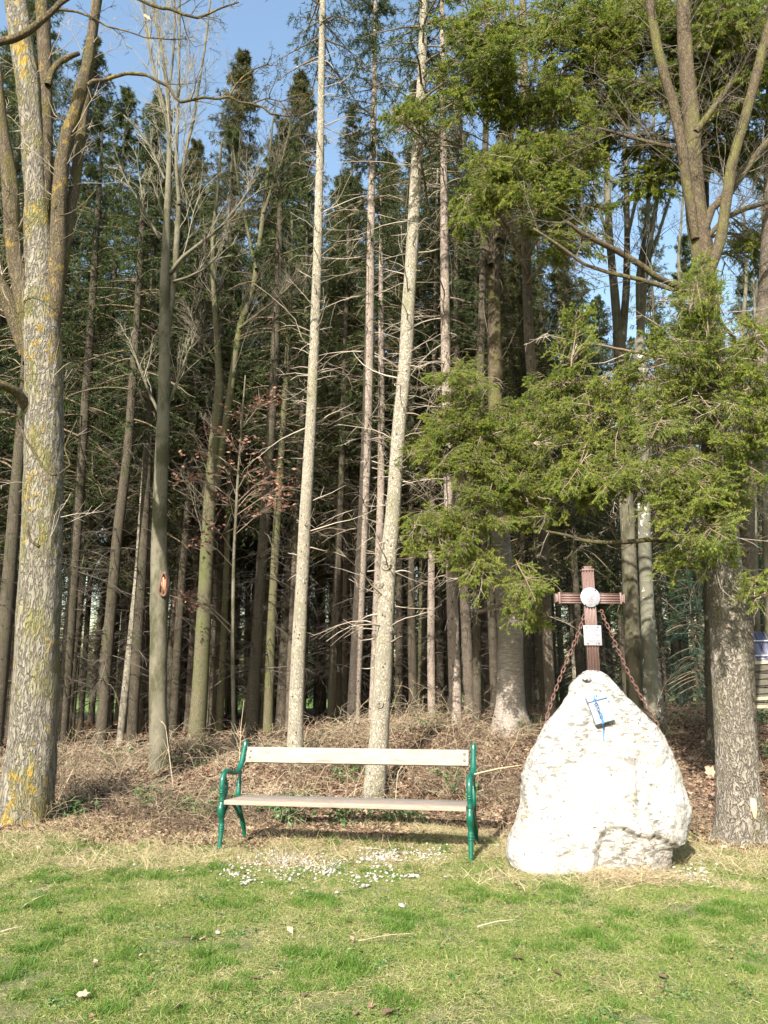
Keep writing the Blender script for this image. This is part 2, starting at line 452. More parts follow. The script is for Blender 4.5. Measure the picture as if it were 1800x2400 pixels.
def trunk_geo(geo, q, r, sides=20, flare=0.0, flare_h=0.5, rough=0.05, tint=.5, lobes=5, mat=0, seed=0):
    """an uneven round trunk with root flare"""
    n = len(q)
    tan = unit(np.gradient(q, axis=0))
    a = unit(np.cross(tan, np.array([0.03, 1.0, 0.05]))); b = np.cross(tan, a)
    ang = np.arange(sides) * 2 * PI / sides
    z = q[:, 2] - q[0, 2]
    L = np.concatenate([[0], np.cumsum(np.linalg.norm(np.diff(q, axis=0), axis=1))])
    rr = np.repeat(r[:, None], sides, 1)
    if flare:
        fl = np.exp(-(z / flare_h) ** 1.3)[:, None]
        rr = rr * (1 + flare * fl * (0.55 + .45 * np.cos(lobes * ang[None] + 1.1 + seed) + .25 * np.sin((lobes - 2) * ang[None] + seed)))
    dn = np.empty_like(rr)
    for i in range(n):
        for j in range(sides):
            dn[i, j] = noise.noise((math.cos(ang[j]) * 1.6 + seed, math.sin(ang[j]) * 1.6, L[i] * 1.6)) + .5 * noise.noise((math.cos(ang[j]) * 4 + seed, math.sin(ang[j]) * 4, L[i] * 5))
    rr = rr * (1 + rough * dn)
    v = q[:, None] + rr[..., None] * (np.cos(ang)[None, :, None] * a[:, None] + np.sin(ang)[None, :, None] * b[:, None])
    i = np.arange(n - 1)[:, None] * sides; j = np.arange(sides)[None]; j2 = (j + 1) % sides
    f = np.stack(np.broadcast_arrays(i + j, i + j2, i + sides + j2, i + sides + j), -1).reshape(-1, 4)
    geo.add(v.reshape(-1, 3), f, tint, mat)
    n0 = geo.n - n * sides
    geo.f.setdefault((sides, mat), []).append((np.arange(sides)[None] + (n - 1) * sides + n0))

def path_at(q, z):
    x = np.interp(z, q[:, 2], q[:, 0]); y = np.interp(z, q[:, 2], q[:, 1])
    return np.stack([x, y, z], -1)

def dead_branches(q, r, z0, z1, n, lmin, lmax, rng, sub=5, subsub=0, tilt=(-.25, .35), droop=.5, rad=.009, tint=(.3, 1.0), whorl=.45, side_bias=0.0, mat=0, geo=None):
    """dry whorled branches of a spruce trunk given by its path"""
    geo = geo or Geo()
    k = np.arange(z0, z1, whorl)
    z = rng.choice(k, n) + rng.normal(0, .05, n)
    st = path_at(q, z); rr = np.interp(z, q[:, 2], r)
    az = rng.uniform(0, 2 * PI, n)
    d = np.stack([np.cos(az), np.sin(az), rng.uniform(tilt[0], tilt[1], n)], 1)
    st = st + d * rr[:, None] * .7
    L = rng.uniform(lmin, lmax, n) * rng.choice([.25, .6, 1, 1], n)
    p = shoots(st, d, L, 5, .13, droop, rng)
    tn = rng.uniform(tint[0], tint[1], n)
    tubes(geo, p, trad(n, 6, rad * (.6 + .8 * L / lmax), rad * .25), 4, tn, mat)
    if sub:
        c, par, _ = spawn(p, sub, (25, 70), (.25, .6), .25, 1, 3, .18, droop * .6, flat=.3, rng=rng)
        tubes(geo, c, trad(len(c), 4, rad * .38, rad * .15), 3, tn[par], mat, cap=False)
        if subsub:
            c2, par2, _ = spawn(c, subsub, (25, 70), (.3, .7), .3, 1, 3, .18, droop * .4, rng=rng)
            tubes(geo, c2, trad(len(c2), 4, rad * .2, rad * .1), 3, tn[par][par2], mat, cap=False)
    return geo

def needles_on(geo, p, per, ln, wd, rng, tint, mat=1, spread=(25, 60), keep=1.0):
    """flat pointed needle tufts along shoots p (M,N,3)"""
    M, N, _ = p.shape
    if M == 0: return
    t = rng.uniform(0.02, 1.0, (M, per))
    f = t * (N - 1); i = np.minimum(f.astype(int), N - 2); w = (f - i)[..., None]
    m = np.arange(M)[:, None]
    st = p[m, i] * (1 - w) + p[m, i + 1] * w
    tan = unit(p[m, i + 1] - p[m, i])
    rv = rng.normal(0, 1, st.shape)
    perp = unit(rv - (rv * tan).sum(-1, keepdims=True) * tan)
    a = np.radians(rng.uniform(spread[0], spread[1], (M, per)))[..., None]
    d = tan * np.cos(a) + perp * np.sin(a)
    side = unit(np.cross(d, rng.normal(0, 1, d.shape)))
    L = ln * rng.uniform(.7, 1.25, (M, per))[..., None]
    W = wd * rng.uniform(.7, 1.3, (M, per))[..., None]
    v = np.stack([st - side * W * .5, st + side * W * .5, st + d * L], 2).reshape(-1, 3)
    fcs = np.arange(len(v)).reshape(-1, 3)
    tt = np.asarray(tint, float)
    if tt.ndim == 0: tt = np.full(M, float(tt))
    tt = np.clip(np.repeat(tt, per) + rng.normal(0, .13, M * per), 0, 1)
    geo.add(v, fcs, np.repeat(tt, 3), mat)

def spruce_crown(rng, H, z0, Rm, n, tw=14, per=16, ln=.08, wd=.011, hang=1.1, top=True, thin=1.0, power=.9):
    """crown round the z axis, from z0 to the tip H; drooping limbs hung with twigs. materials: 0 wood 1 needles"""
    g = Geo()
    u = rng.uniform(0, 1, n) ** .85
    z = z0 + (H - z0) * u
    z = np.round(z / .38) * .38 + rng.normal(0, .05, n)
    z = np.clip(z, z0, H - .15)
    prof = np.clip((H - z) / (H - z0), 0, 1)
    L = Rm * (prof ** power) * rng.uniform(.45, 1.25, n) * (1 + .22 * np.sin(z * 2.1 + rng.uniform(0, 6))) + .22
    L *= np.clip(.55 + (z - z0) / 2.5, .5, 1)
    az = rng.uniform(0, 2 * PI, n)
    up = np.interp(prof, [0, .3, 1], [1.1, .3, -.12])
    d = np.stack([np.cos(az), np.sin(az), up], 1)
    st = np.stack([np.zeros(n), np.zeros(n), z], 1)
    p = shoots(st, d, L, 6, .07, np.interp(prof, [0, .4, 1], [.1, .7, .8]), rng)
    p[:, -1, 2] += L * .05
    tn = rng.uniform(.25, .75, n) * np.interp(prof, [0, 1], [1.2, .75])
    tubes(g, p, trad(n, 7, .012 + .007 * L, .004), 4, .4, 0, cap=False)
    c, par, t = spawn(p, tw, (45, 85), (.22, .42), .12, 1, 4, .10, hang, flat=.75, taper=.4, rng=rng)
    needles_on(g, c, per, ln, wd, rng, tn[par] + (t - .5) * .3)
    needles_on(g, p, per * 2, ln, wd, rng, tn)
    return g

def needle_rows(g, p, per, ln, wd, rng, tint, mat=1):
    """comb-like needles on near twigs"""
    needles_on(g, p, per, ln, wd, rng, tint, mat, (35, 65))

# ---- near spruce sprays (mesh shared between many boughs). Grow along +X, width along Y, up Z
def make_spray(seed, L=0.75, bare=0.15):
    rng = np.random.default_rng(seed)
    g = Geo()
    main = shoots(np.zeros((1, 3)), np.array([[1, 0, .1]]), np.array([L]), 8, .05, .35, rng)
    tubes(g, main, trad(1, 9, .009, .003), 5, .45, 0)
    k = 17
    sec, par, t = spawn(main, k, (38, 62), (.36, .62), .06, .98, 6, .06, .30, flat=.9, taper=.62, rng=rng)
    tubes(g, sec, trad(len(sec), 7, .0042, .0016), 3, .5, 0, cap=False)
    ter, par2, t2 = spawn(sec, 7, (35, 55), (.38, .62), .12, .95, 4, .05, .25, flat=.93, taper=.6, rng=rng)
    tubes(g, ter, trad(len(ter), 5, .0022, .001), 3, .5, 0, cap=False)
    mask = rng.uniform(0, 1, len(ter)) > bare * (1.2 - t2)
    tt = rng.uniform(.2, .62, len(ter)) + .5 * (t2 - .4)
    needle_rows(g, ter[mask], 46, .017, .0056, rng, tt[mask])
    needle_rows(g, sec[:, 2:], 60, .017, .0056, rng, .45)
    needle_rows(g, main[:, 3:], 50, .02, .0052, rng, .5)
    return g.mesh('bough', [M_TWIG, M_NEAR])

# ------------------------------------------------------------------ forest edge spruces that stand out in the photo
def place_crown(parent, base, q, geo, z_origin, mats, lean=True, kind=None, name='crown'):
    """crown geometry was made round the z axis in heights above the ground: bend it onto the trunk path"""
    me = geo.mesh(name, mats)
    n = len(me.vertices); co = np.empty(n * 3, np.float32); me.vertices.foreach_get('co', co); co = co.reshape(-1, 3)
    zz = co[:, 2] + z_origin
    c = path_at(q, np.minimum(zz, q[-1, 2]))
    co[:, 0] += c[:, 0] - base[0]; co[:, 1] += c[:, 1] - base[1]; co[:, 2] = zz - base[2]
    me.vertices.foreach_set('co', co.ravel()); me.update()
    return obj(name, me, parent)

seed_n = [100]
def forest_spruce(label, px, Y, mat, dead=None, zext=17, crown=None, sides=16, group=None, rough=.05, flare=.25, wood=None, needle=None, wob=0.0, extra=None, name='spruce_tree', cat='tree'):
    seed_n[0] += 1; rng = np.random.default_rng(seed_n[0])
    q, r = trunk_path(px, Y, sides, .2, zext, wob)
    base = np.array([q[0, 0], q[0, 1], float(gh(q[0, 0], q[0, 1]))])
    t = thing(name, label, cat, base, 0, group)
    g = Geo(); trunk_geo(g, q, r, sides, flare, .35, rough, seed=seed_n[0] * 1.7)
    obj('trunk', g.mesh('trunk', [mat], True, base), t)
    if dead:
        for di, d in enumerate(dead):
            g = dead_branches(q, r, base[2] + d['z0'], base[2] + d['z1'], d['n'], d.get('l0', .3), d['l1'], rng, d.get('sub', 5), d.get('sub2', 0), d.get('tilt', (-.25, .35)), d.get('droop', .5), d.get('rad', .009), d.get('tint', (.3, 1)))
            o = obj('dead_branches' if di == 0 else 'dry_twigs', g.mesh('dead_branches', [d.get('mat', M_DEADWOOD)], False, base), t)
            o['kind'] = 'stuff'
    if crown:
        H = crown.get('H', zext); g = spruce_crown(rng, H, crown['z0'], crown['R'], crown['n'], crown.get('tw', 14), crown.get('per', 15), crown.get('ln', .08), crown.get('wd', .012), power=crown.get('power', .9), hang=crown.get('hang', 1.1))
        place_crown(t, base, q, g, base[2], [M_TWIG, needle or M_FAR])
    return t, q, r, base

D = lambda n, z0, z1, l1, **k: dict(n=n, z0=z0, z1=z1, l1=l1, **k)
# A: pale, left of the bench back
tA, qA, rA, bA = forest_spruce('tall pale barked spruce with dry branch stubs, rising behind the left part of the bench',
    [(692, 1745, 38), (696, 1600, 34), (706, 1400, 31), (716, 1200, 28), (728, 1000, 25), (737, 800, 23), (744, 600, 21), (749, 400, 18), (753, 200, 16), (756, 0, 14)], 12.4, M_PALE,
    [D(70, 3.2, 12.5, 1.5, rad=.010, sub=3, tint=(.65, 1), tilt=(-.15, .75), droop=.1), D(40, 2.5, 13, .35, rad=.010, sub=0, tint=(.4, .9))], 17.5,
    dict(z0=12.3, R=1.5, n=70, H=18.5), rough=.07)
tB, qB, rB, bB = forest_spruce('slim pinkish-barked spruce between the two palest trunks behind the bench',
    [(826, 1745, 33), (832, 1600, 30), (842, 1400, 27), (852, 1200, 25), (860, 1000, 24), (865, 800, 22), (868, 600, 19), (872, 400, 15), (878, 200, 12), (880, 0, 9)], 14.4, M_PINK,
    [D(110, 2.5, 14, 1.7, rad=.011, sub=5, tint=(.3, .9), droop=.4)], 17.5, dict(z0=9.3, R=1.3, n=110, H=18.5, hang=1.3, needle=1), rough=.05)
tC, qC, rC, bC = forest_spruce('stout pale yellowish-barked tree directly behind the bench with round branch knots on its trunk',
    [(877, 1850, 52), (888, 1740, 46), (896, 1600, 43), (903, 1450, 40), (912, 1300, 38), (925, 1150, 34), (935, 1000, 32), (950, 850, 32), (958, 700, 30), (968, 550, 28), (975, 400, 26), (988, 200, 23), (994, 0, 18)], 10.7, M_PALE,
    [D(46, 2.2, 10.5, 1.5, rad=.010, sub=4, tint=(.5, 1), tilt=(-.1, .6), droop=.2), D(30, 1.6, 10, .3, rad=.010, sub=0, tint=(.4, .9))], 14.5,
    dict(z0=9.6, R=1.8, n=80, H=15.5), rough=.08, flare=.2)
def knot(t, q, r, base, px, py, Y, rad):
    c = P(px, py, Y); i = int(np.argmin(np.abs(q[:, 2] - c[2]))); ctr = q[i]; dx = np.clip((c[0] - ctr[0]) / r[i], -.8, .8); th = math.asin(dx)
    n = np.array([math.sin(th), -math.cos(th), 0]); sd_ = np.array([math.cos(th), math.sin(th), 0]); p0 = np.array([ctr[0], ctr[1], c[2]]) + n * r[i] * 1.02
    g = Geo(); a = np.linspace(0, 2 * PI, 15)
    for k, (rr, w, off) in enumerate(((1, .34, 0), (.5, .25, .006))):
        tubes(g, p0 + n * off + (np.cos(a)[:, None] * sd_ + np.sin(a)[:, None] * np.array([0, 0, 1.1])) * rad * rr, np.full(15, rad * w), 6, .5, cap=False)
    obj('knot', g.mesh('knot', [M_PALE], True, base), t)
for kx_, ky_, kr_ in ((905, 1328, .055), (893, 1372, .040), (922, 1478, .035), (890, 1650, .04)): knot(tC, qC, rC, bC, kx_, ky_, 10.7, kr_)
tD, qD, rD, bD = forest_spruce('straight grey brown spruce rising behind the right end of the bench',
    [(1070, 1745, 30), (1066, 1600, 29), (1060, 1400, 27), (1056, 1250, 26), (1048, 1000, 23), (1044, 800, 22), (1042, 600, 20), (1040, 400, 16), (1038, 200, 13), (1036, 0, 10)], 13.3, M_PINK,
    [D(130, 2.5, 13, 1.7, rad=.011, sub=6, tint=(.3, 1), droop=.5)], 17, dict(z0=10.5, R=1.6, n=90, H=18), rough=.05)

edge = [
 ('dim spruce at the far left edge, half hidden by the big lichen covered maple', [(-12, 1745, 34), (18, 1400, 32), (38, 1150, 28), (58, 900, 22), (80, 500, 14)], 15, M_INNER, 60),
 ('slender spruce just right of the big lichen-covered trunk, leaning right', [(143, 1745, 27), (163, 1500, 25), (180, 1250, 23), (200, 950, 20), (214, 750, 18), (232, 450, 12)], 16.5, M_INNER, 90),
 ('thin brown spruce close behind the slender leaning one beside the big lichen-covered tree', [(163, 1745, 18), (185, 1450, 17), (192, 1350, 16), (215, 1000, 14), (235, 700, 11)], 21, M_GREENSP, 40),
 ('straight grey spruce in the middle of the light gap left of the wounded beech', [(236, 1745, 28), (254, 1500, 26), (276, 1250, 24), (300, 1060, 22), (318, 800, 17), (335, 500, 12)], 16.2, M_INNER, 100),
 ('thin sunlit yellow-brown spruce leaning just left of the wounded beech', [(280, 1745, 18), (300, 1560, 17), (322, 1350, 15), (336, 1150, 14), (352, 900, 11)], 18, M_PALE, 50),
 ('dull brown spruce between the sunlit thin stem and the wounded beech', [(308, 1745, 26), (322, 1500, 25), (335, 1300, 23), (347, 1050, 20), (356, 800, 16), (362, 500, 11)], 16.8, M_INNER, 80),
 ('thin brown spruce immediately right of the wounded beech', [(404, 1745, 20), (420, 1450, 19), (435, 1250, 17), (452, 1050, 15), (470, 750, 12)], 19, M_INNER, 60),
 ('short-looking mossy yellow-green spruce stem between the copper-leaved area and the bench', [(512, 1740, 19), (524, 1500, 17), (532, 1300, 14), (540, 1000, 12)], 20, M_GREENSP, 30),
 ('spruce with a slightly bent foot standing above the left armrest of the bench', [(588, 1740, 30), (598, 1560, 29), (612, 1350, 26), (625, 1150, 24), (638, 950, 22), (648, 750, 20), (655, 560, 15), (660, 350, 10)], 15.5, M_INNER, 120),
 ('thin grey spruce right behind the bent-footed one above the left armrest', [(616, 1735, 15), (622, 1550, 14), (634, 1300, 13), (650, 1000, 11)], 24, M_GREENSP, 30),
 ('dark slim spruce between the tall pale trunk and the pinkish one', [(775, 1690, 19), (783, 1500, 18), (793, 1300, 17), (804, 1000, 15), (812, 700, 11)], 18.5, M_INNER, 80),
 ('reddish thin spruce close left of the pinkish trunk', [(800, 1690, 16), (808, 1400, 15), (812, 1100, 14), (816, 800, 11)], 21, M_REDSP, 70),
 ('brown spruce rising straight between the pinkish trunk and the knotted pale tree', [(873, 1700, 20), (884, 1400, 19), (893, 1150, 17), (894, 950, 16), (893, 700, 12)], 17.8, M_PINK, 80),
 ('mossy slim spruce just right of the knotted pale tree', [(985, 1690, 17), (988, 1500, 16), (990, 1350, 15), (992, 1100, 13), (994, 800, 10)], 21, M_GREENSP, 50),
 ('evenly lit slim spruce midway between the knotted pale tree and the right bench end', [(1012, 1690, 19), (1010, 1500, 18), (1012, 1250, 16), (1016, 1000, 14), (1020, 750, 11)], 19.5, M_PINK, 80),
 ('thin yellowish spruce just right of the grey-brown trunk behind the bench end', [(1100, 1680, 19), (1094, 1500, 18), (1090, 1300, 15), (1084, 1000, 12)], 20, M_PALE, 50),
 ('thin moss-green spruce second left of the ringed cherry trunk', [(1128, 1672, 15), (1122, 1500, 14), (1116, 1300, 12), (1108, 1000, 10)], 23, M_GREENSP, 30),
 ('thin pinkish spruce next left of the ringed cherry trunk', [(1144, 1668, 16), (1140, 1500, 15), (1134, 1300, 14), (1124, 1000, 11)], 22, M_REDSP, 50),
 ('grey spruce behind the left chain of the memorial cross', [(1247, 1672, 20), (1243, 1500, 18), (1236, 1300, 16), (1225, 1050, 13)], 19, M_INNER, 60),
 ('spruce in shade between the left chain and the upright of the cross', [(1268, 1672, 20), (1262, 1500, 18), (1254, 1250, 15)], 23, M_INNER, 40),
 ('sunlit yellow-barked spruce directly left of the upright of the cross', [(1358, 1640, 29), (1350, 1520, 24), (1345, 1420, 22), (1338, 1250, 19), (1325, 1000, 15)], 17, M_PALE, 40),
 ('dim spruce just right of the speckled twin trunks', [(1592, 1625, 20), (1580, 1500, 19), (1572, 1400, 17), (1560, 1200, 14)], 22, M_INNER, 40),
]
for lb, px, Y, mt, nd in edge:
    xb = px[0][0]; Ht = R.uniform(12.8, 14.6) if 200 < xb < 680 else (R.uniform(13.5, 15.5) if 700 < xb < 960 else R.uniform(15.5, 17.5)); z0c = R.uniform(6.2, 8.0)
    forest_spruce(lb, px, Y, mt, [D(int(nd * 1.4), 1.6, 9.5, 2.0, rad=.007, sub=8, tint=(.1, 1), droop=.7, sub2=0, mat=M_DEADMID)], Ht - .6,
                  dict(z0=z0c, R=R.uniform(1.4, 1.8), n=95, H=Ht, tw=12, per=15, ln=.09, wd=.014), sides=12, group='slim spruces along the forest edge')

# ------------------------------------------------------------------ shared prototypes for the forest behind
def proto_spruce(seed, H, r0, z0, Rm, nmain, ndead, mats, low=False, dm=M_DEADDARK, tw=13):
    rng = np.random.default_rng(seed)
    z = np.linspace(-.25, H, 40)
    q = np.stack([.12 * np.sin(z * .25 + seed) - .12 * math.sin(seed), .1 * np.cos(z * .2 + seed) - .1 * math.cos(seed), z], 1)
    r = np.interp(z, [-.25, .3, H * .5, H], [r0 * 1.15, r0, r0 * .72, .02])
    g = Geo(); trunk_geo(g, q, r, 10, .3, .3, .04, seed=seed)
    out = {'trunk': g.mesh('trunk', [mats[0]], True)}
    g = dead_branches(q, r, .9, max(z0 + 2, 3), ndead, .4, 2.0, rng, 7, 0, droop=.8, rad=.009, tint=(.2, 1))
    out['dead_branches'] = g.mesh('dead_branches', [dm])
    g = spruce_crown(rng, H + .4, z0, Rm, nmain, tw, 16, .10, .015)
    me = g.mesh('crown', [M_TWIG, mats[1]])
    n = len(me.vertices); co = np.empty(n * 3, np.float32); me.vertices.foreach_get('co', co); co = co.reshape(-1, 3)
    c = path_at(q, np.minimum(co[:, 2], H)); co[:, 0] += c[:, 0]; co[:, 1] += c[:, 1]
    me.vertices.foreach_set('co', co.ravel()); me.update()
    out['crown'] = me
    return out
tall = [proto_spruce(s, 19, rr, z0, Rm, n, 85, mm) for s, rr, z0, Rm, n, mm in
        [(1, .13, 5.5, 2.1, 190, (M_INNER, M_FAR)), (2, .15, 6.5, 2.3, 190, (M_REDSP, M_FAR)), (3, .12, 5.0, 2.0, 190, (M_INNER, M_OLIVE)), (4, .14, 6.5, 2.2, 180, (M_GREENSP, M_FAR))]]
full = [proto_spruce(s, 19, rr, z0, Rm, n, 75, mm, tw=16) for s, rr, z0, Rm, n, mm in
        [(11, .15, 4.6, 3.1, 320, (M_INNER, M_FAR)), (12, .16, 5.2, 2.7, 310, (M_INNER, M_OLIVE)), (13, .15, 4.4, 3.3, 320, (M_INNER, M_FAR))]]
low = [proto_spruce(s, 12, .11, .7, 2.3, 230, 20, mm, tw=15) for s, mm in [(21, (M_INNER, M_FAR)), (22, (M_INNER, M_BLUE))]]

def put_tree(proto, x, y, H, H0, label, group, rz=None, name='spruce_tree', parts=('trunk', 'dead_branches', 'crown')):
    s = H / H0
    t = thing(name, label, 'tree', (x, y, float(gh(x, y))), R.uniform(0, 6.28) if rz is None else rz, group)
    t.scale = (s, s, s)
    for k in parts:
        o = obj(k, proto[k], t)
        if k == 'dead_branches': o['kind'] = 'stuff'
    return t
def top_height(px, py, Y):
    p = P(px, py, Y); return p[0], p[2] - float(gh(p[0], Y))
crowned = [  # x of the axis low down, top x, top y, Y, proto, label
 (120, -90, 18.5, 0, 'dark full-crowned spruce behind the forks of the big lichen-covered tree'),
 (30, 60, 20.5, 2, 'dark spruce crown showing at the left edge between the limbs of the lichen-covered tree'),
 (205, 90, 21.0, 1, 'tall dark spruce crown left of the patch of open blue sky'),
 (288, 215, 19.5, 0, 'drooping dark spruce whose shoulder ends below the open sky on the left'),
 (368, 205, 23.5, 2, 'narrow spruce top standing inside the bare crown of the wounded beech'),
 (470, 340, 24.0, 1, 'low spruce top between the bare beech crown and the pointed olive spruce'),
 (578, 118, 21.5, 1, 'pointed olive-green spruce top standing clear against the sky left of centre'),
 (640, 330, 24.5, 2, 'spruce top in the dip between the pointed olive top and the next taller one'),
 (703, 185, 22.5, 1, 'olive spruce top just left of the tall pale trunk'),
 (800, 420, 26.0, 0, 'far spruce top between the tall pale trunk and the pinkish one'),
 (905, 380, 25.0, 2, 'far spruce top behind the knotted pale tree'),
 (1010, 330, 24.0, 0, 'spruce top between the knotted pale tree and the grey-brown trunk'),
]
for px, py, Y, k, lb in crowned:
    x, H = top_height(px, py, Y)
    put_tree(full[k], x, Y, H, 19.4, lb, 'full crowned spruces in the second row')

near_olive = [(1300, 470, 14.9, 1, 'olive drooping spruce filling the gap above the left arm of the cross'), (1405, 690, 16.4, 2, 'olive spruce behind the first fork of the grey twin stemmed beech'), (1185, 430, 16.3, 1, 'olive drooping spruce seen through the upper cherry limbs'), (1600, 560, 21.0, 0, 'dark spruce behind the trunk of the flaky leaning tree'), (1225, 560, 15.6, 1, 'olive drooping spruce behind the branches left of the cross'), (1330, 640, 18.5, 2, 'drooping spruce between the ringed cherry and the twin trunks'), (1120, 380, 19.0, 0, 'dark drooping spruce behind the ringed cherry trunk')]
for px, py, Y, k, lb in near_olive:
    x, H = top_height(px, py, Y); put_tree(full[k], x, Y, H, 19.4, lb, 'full crowned spruces in the second row')
# shaded bushy spruces right of the cross
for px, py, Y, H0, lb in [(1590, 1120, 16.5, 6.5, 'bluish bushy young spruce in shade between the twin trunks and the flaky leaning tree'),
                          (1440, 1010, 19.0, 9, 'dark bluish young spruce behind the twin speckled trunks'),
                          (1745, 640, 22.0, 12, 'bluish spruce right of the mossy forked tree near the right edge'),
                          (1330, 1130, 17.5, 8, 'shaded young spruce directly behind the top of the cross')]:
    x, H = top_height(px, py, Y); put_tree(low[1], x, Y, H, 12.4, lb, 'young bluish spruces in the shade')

# interior: slim trunks in depth
pts_in = []
rin = np.random.default_rng(5)
def ok(x, y, d):
    return all((x - a) ** 2 + (y - b) ** 2 > d * d for a, b in pts_in)
tries = 0
while len(pts_in) < 170 and tries < 9000:
    tries += 1
    y = rin.uniform(18.5, 39); x = rin.uniform(-.62, .62) * y
    k = x / y
    if -.42 < k < -.33 and rin.uniform() < .75: continue
    if k > .22 and y < 27: continue
    if not ok(x, y, 1.3): continue
    pts_in.append((x, y))
for x, y in pts_in:
    zone = 'left' if x / y < -.2 else ('middle' if x / y < .12 else 'right')
    Hh = rin.uniform(15.5, 18.5) * (0.92 if x / y > .22 else 1)
    put_tree(tall[rin.integers(4)], x, y, Hh, 19.4, {'left': 'slim spruce deep in the shaded forest on the left, behind the edge trees', 'middle': 'slim spruce deep in the dark forest behind the bench', 'right': 'slim spruce deep in the dark forest behind the boulder and cross'}[zone], {'left': 'spruces deep in the forest on the left', 'middle': 'spruces deep in the forest behind the bench', 'right': 'spruces deep in the forest on the right'}[zone])
# dense far edge of the wood
for row, Y0 in enumerate((41.5, 45)):
    for x in np.arange(-30, 31, 2.7):
        x = x + rin.normal(0, .4); y = Y0 + rin.normal(0, .5); k = x / y
        if -.43 < k < -.25 and rin.uniform() < .85: continue
        if k < -.25 and row: continue
        put_tree(low[rin.integers(2)], x, y, rin.uniform(9.5, 13), 12.4, 'bushy low-branched spruce at the far edge of the wood', 'bushy spruces along the far edge of the wood')

far_pts = []
for k_ in range(420):
    x = rin.uniform(-190, 190); y = rin.uniform(150, 185); far_pts.append((x, y, .1))
FAR_PTS = np.array(far_pts)

# ------------------------------------------------------------------ deciduous trees
def stem(geo, px, Y, sides=10, dY=0.0, extra=None, rough=.08, mat=0, seg=.12, ground=False, flare=0, zext=None, lobes=5, seed=3, flare_h=.5):
    if ground:
        q, r = trunk_path(px, Y, sides, seg, zext, 0, dY)
    else:
        p = []; rr = []
        for i, (x, y, w) in enumerate(px):
            a = P(x, y, Y + dY * i); p.append(a); rr.append(w / 2 * depth_at(a) / F)
        q, r = resample(p, rr, seg)
    trunk_geo(geo, q, r, sides, flare, flare_h, rough, lobes=lobes, seed=seed)
    return q, r
def fine(geo_list, q, n, t0, lr, rng, levels=((5, (25, 60), (.3, .6)), (5, (25, 60), (.3, .6))), r0=.011, ang=(20, 50), up=.25, droop=-.1, tint=(.3, .9), minr=.0022, bias=None):
    """side branches, their twigs and the twigs of those on a stem path"""
    p = q[None]
    n_ = len(q)
    L = lr
    t = rng.uniform(t0, 1, n)
    f = t * (n_ - 1); i = np.minimum(f.astype(int), n_ - 2)
    st = q[i] + (q[i + 1] - q[i]) * (f - i)[:, None]
    tan = unit(q[i + 1] - q[i])
    rv = rng.normal(0, 1, (n, 3))
    if bias is not None: rv += np.array(bias)
    perp = unit(rv - (rv * tan).sum(-1, keepdims=True) * tan)
    a = np.radians(rng.uniform(ang[0], ang[1], n))[:, None]
    d = tan * np.cos(a) + perp * np.sin(a); d[:, 2] += up
    ln = rng.uniform(L[0], L[1], n) * (1.15 - .6 * t)
    s = shoots(st, d, ln, 8, .11, droop, rng)
    tn = rng.uniform(tint[0], tint[1], n)
    tubes(geo_list, s, trad(n, 9, r0 * (.5 + .7 * ln / L[1]), r0 * .25), 5, tn, 0, cap=False)
    cur = s; ct = tn; rad = r0 * .45
    for k, an, ra in levels:
        c, par, tt = spawn(cur, k, an, ra, .15, 1, 3, .16, droop * .5, up=.08, rng=rng)
        ct = ct[par]
        tubes(geo_list, c, trad(len(c), 4, max(rad, minr), max(rad * .45, minr * .7)), 3, ct, 0, cap=False)
        cur = c; rad *= .5
    return s, cur

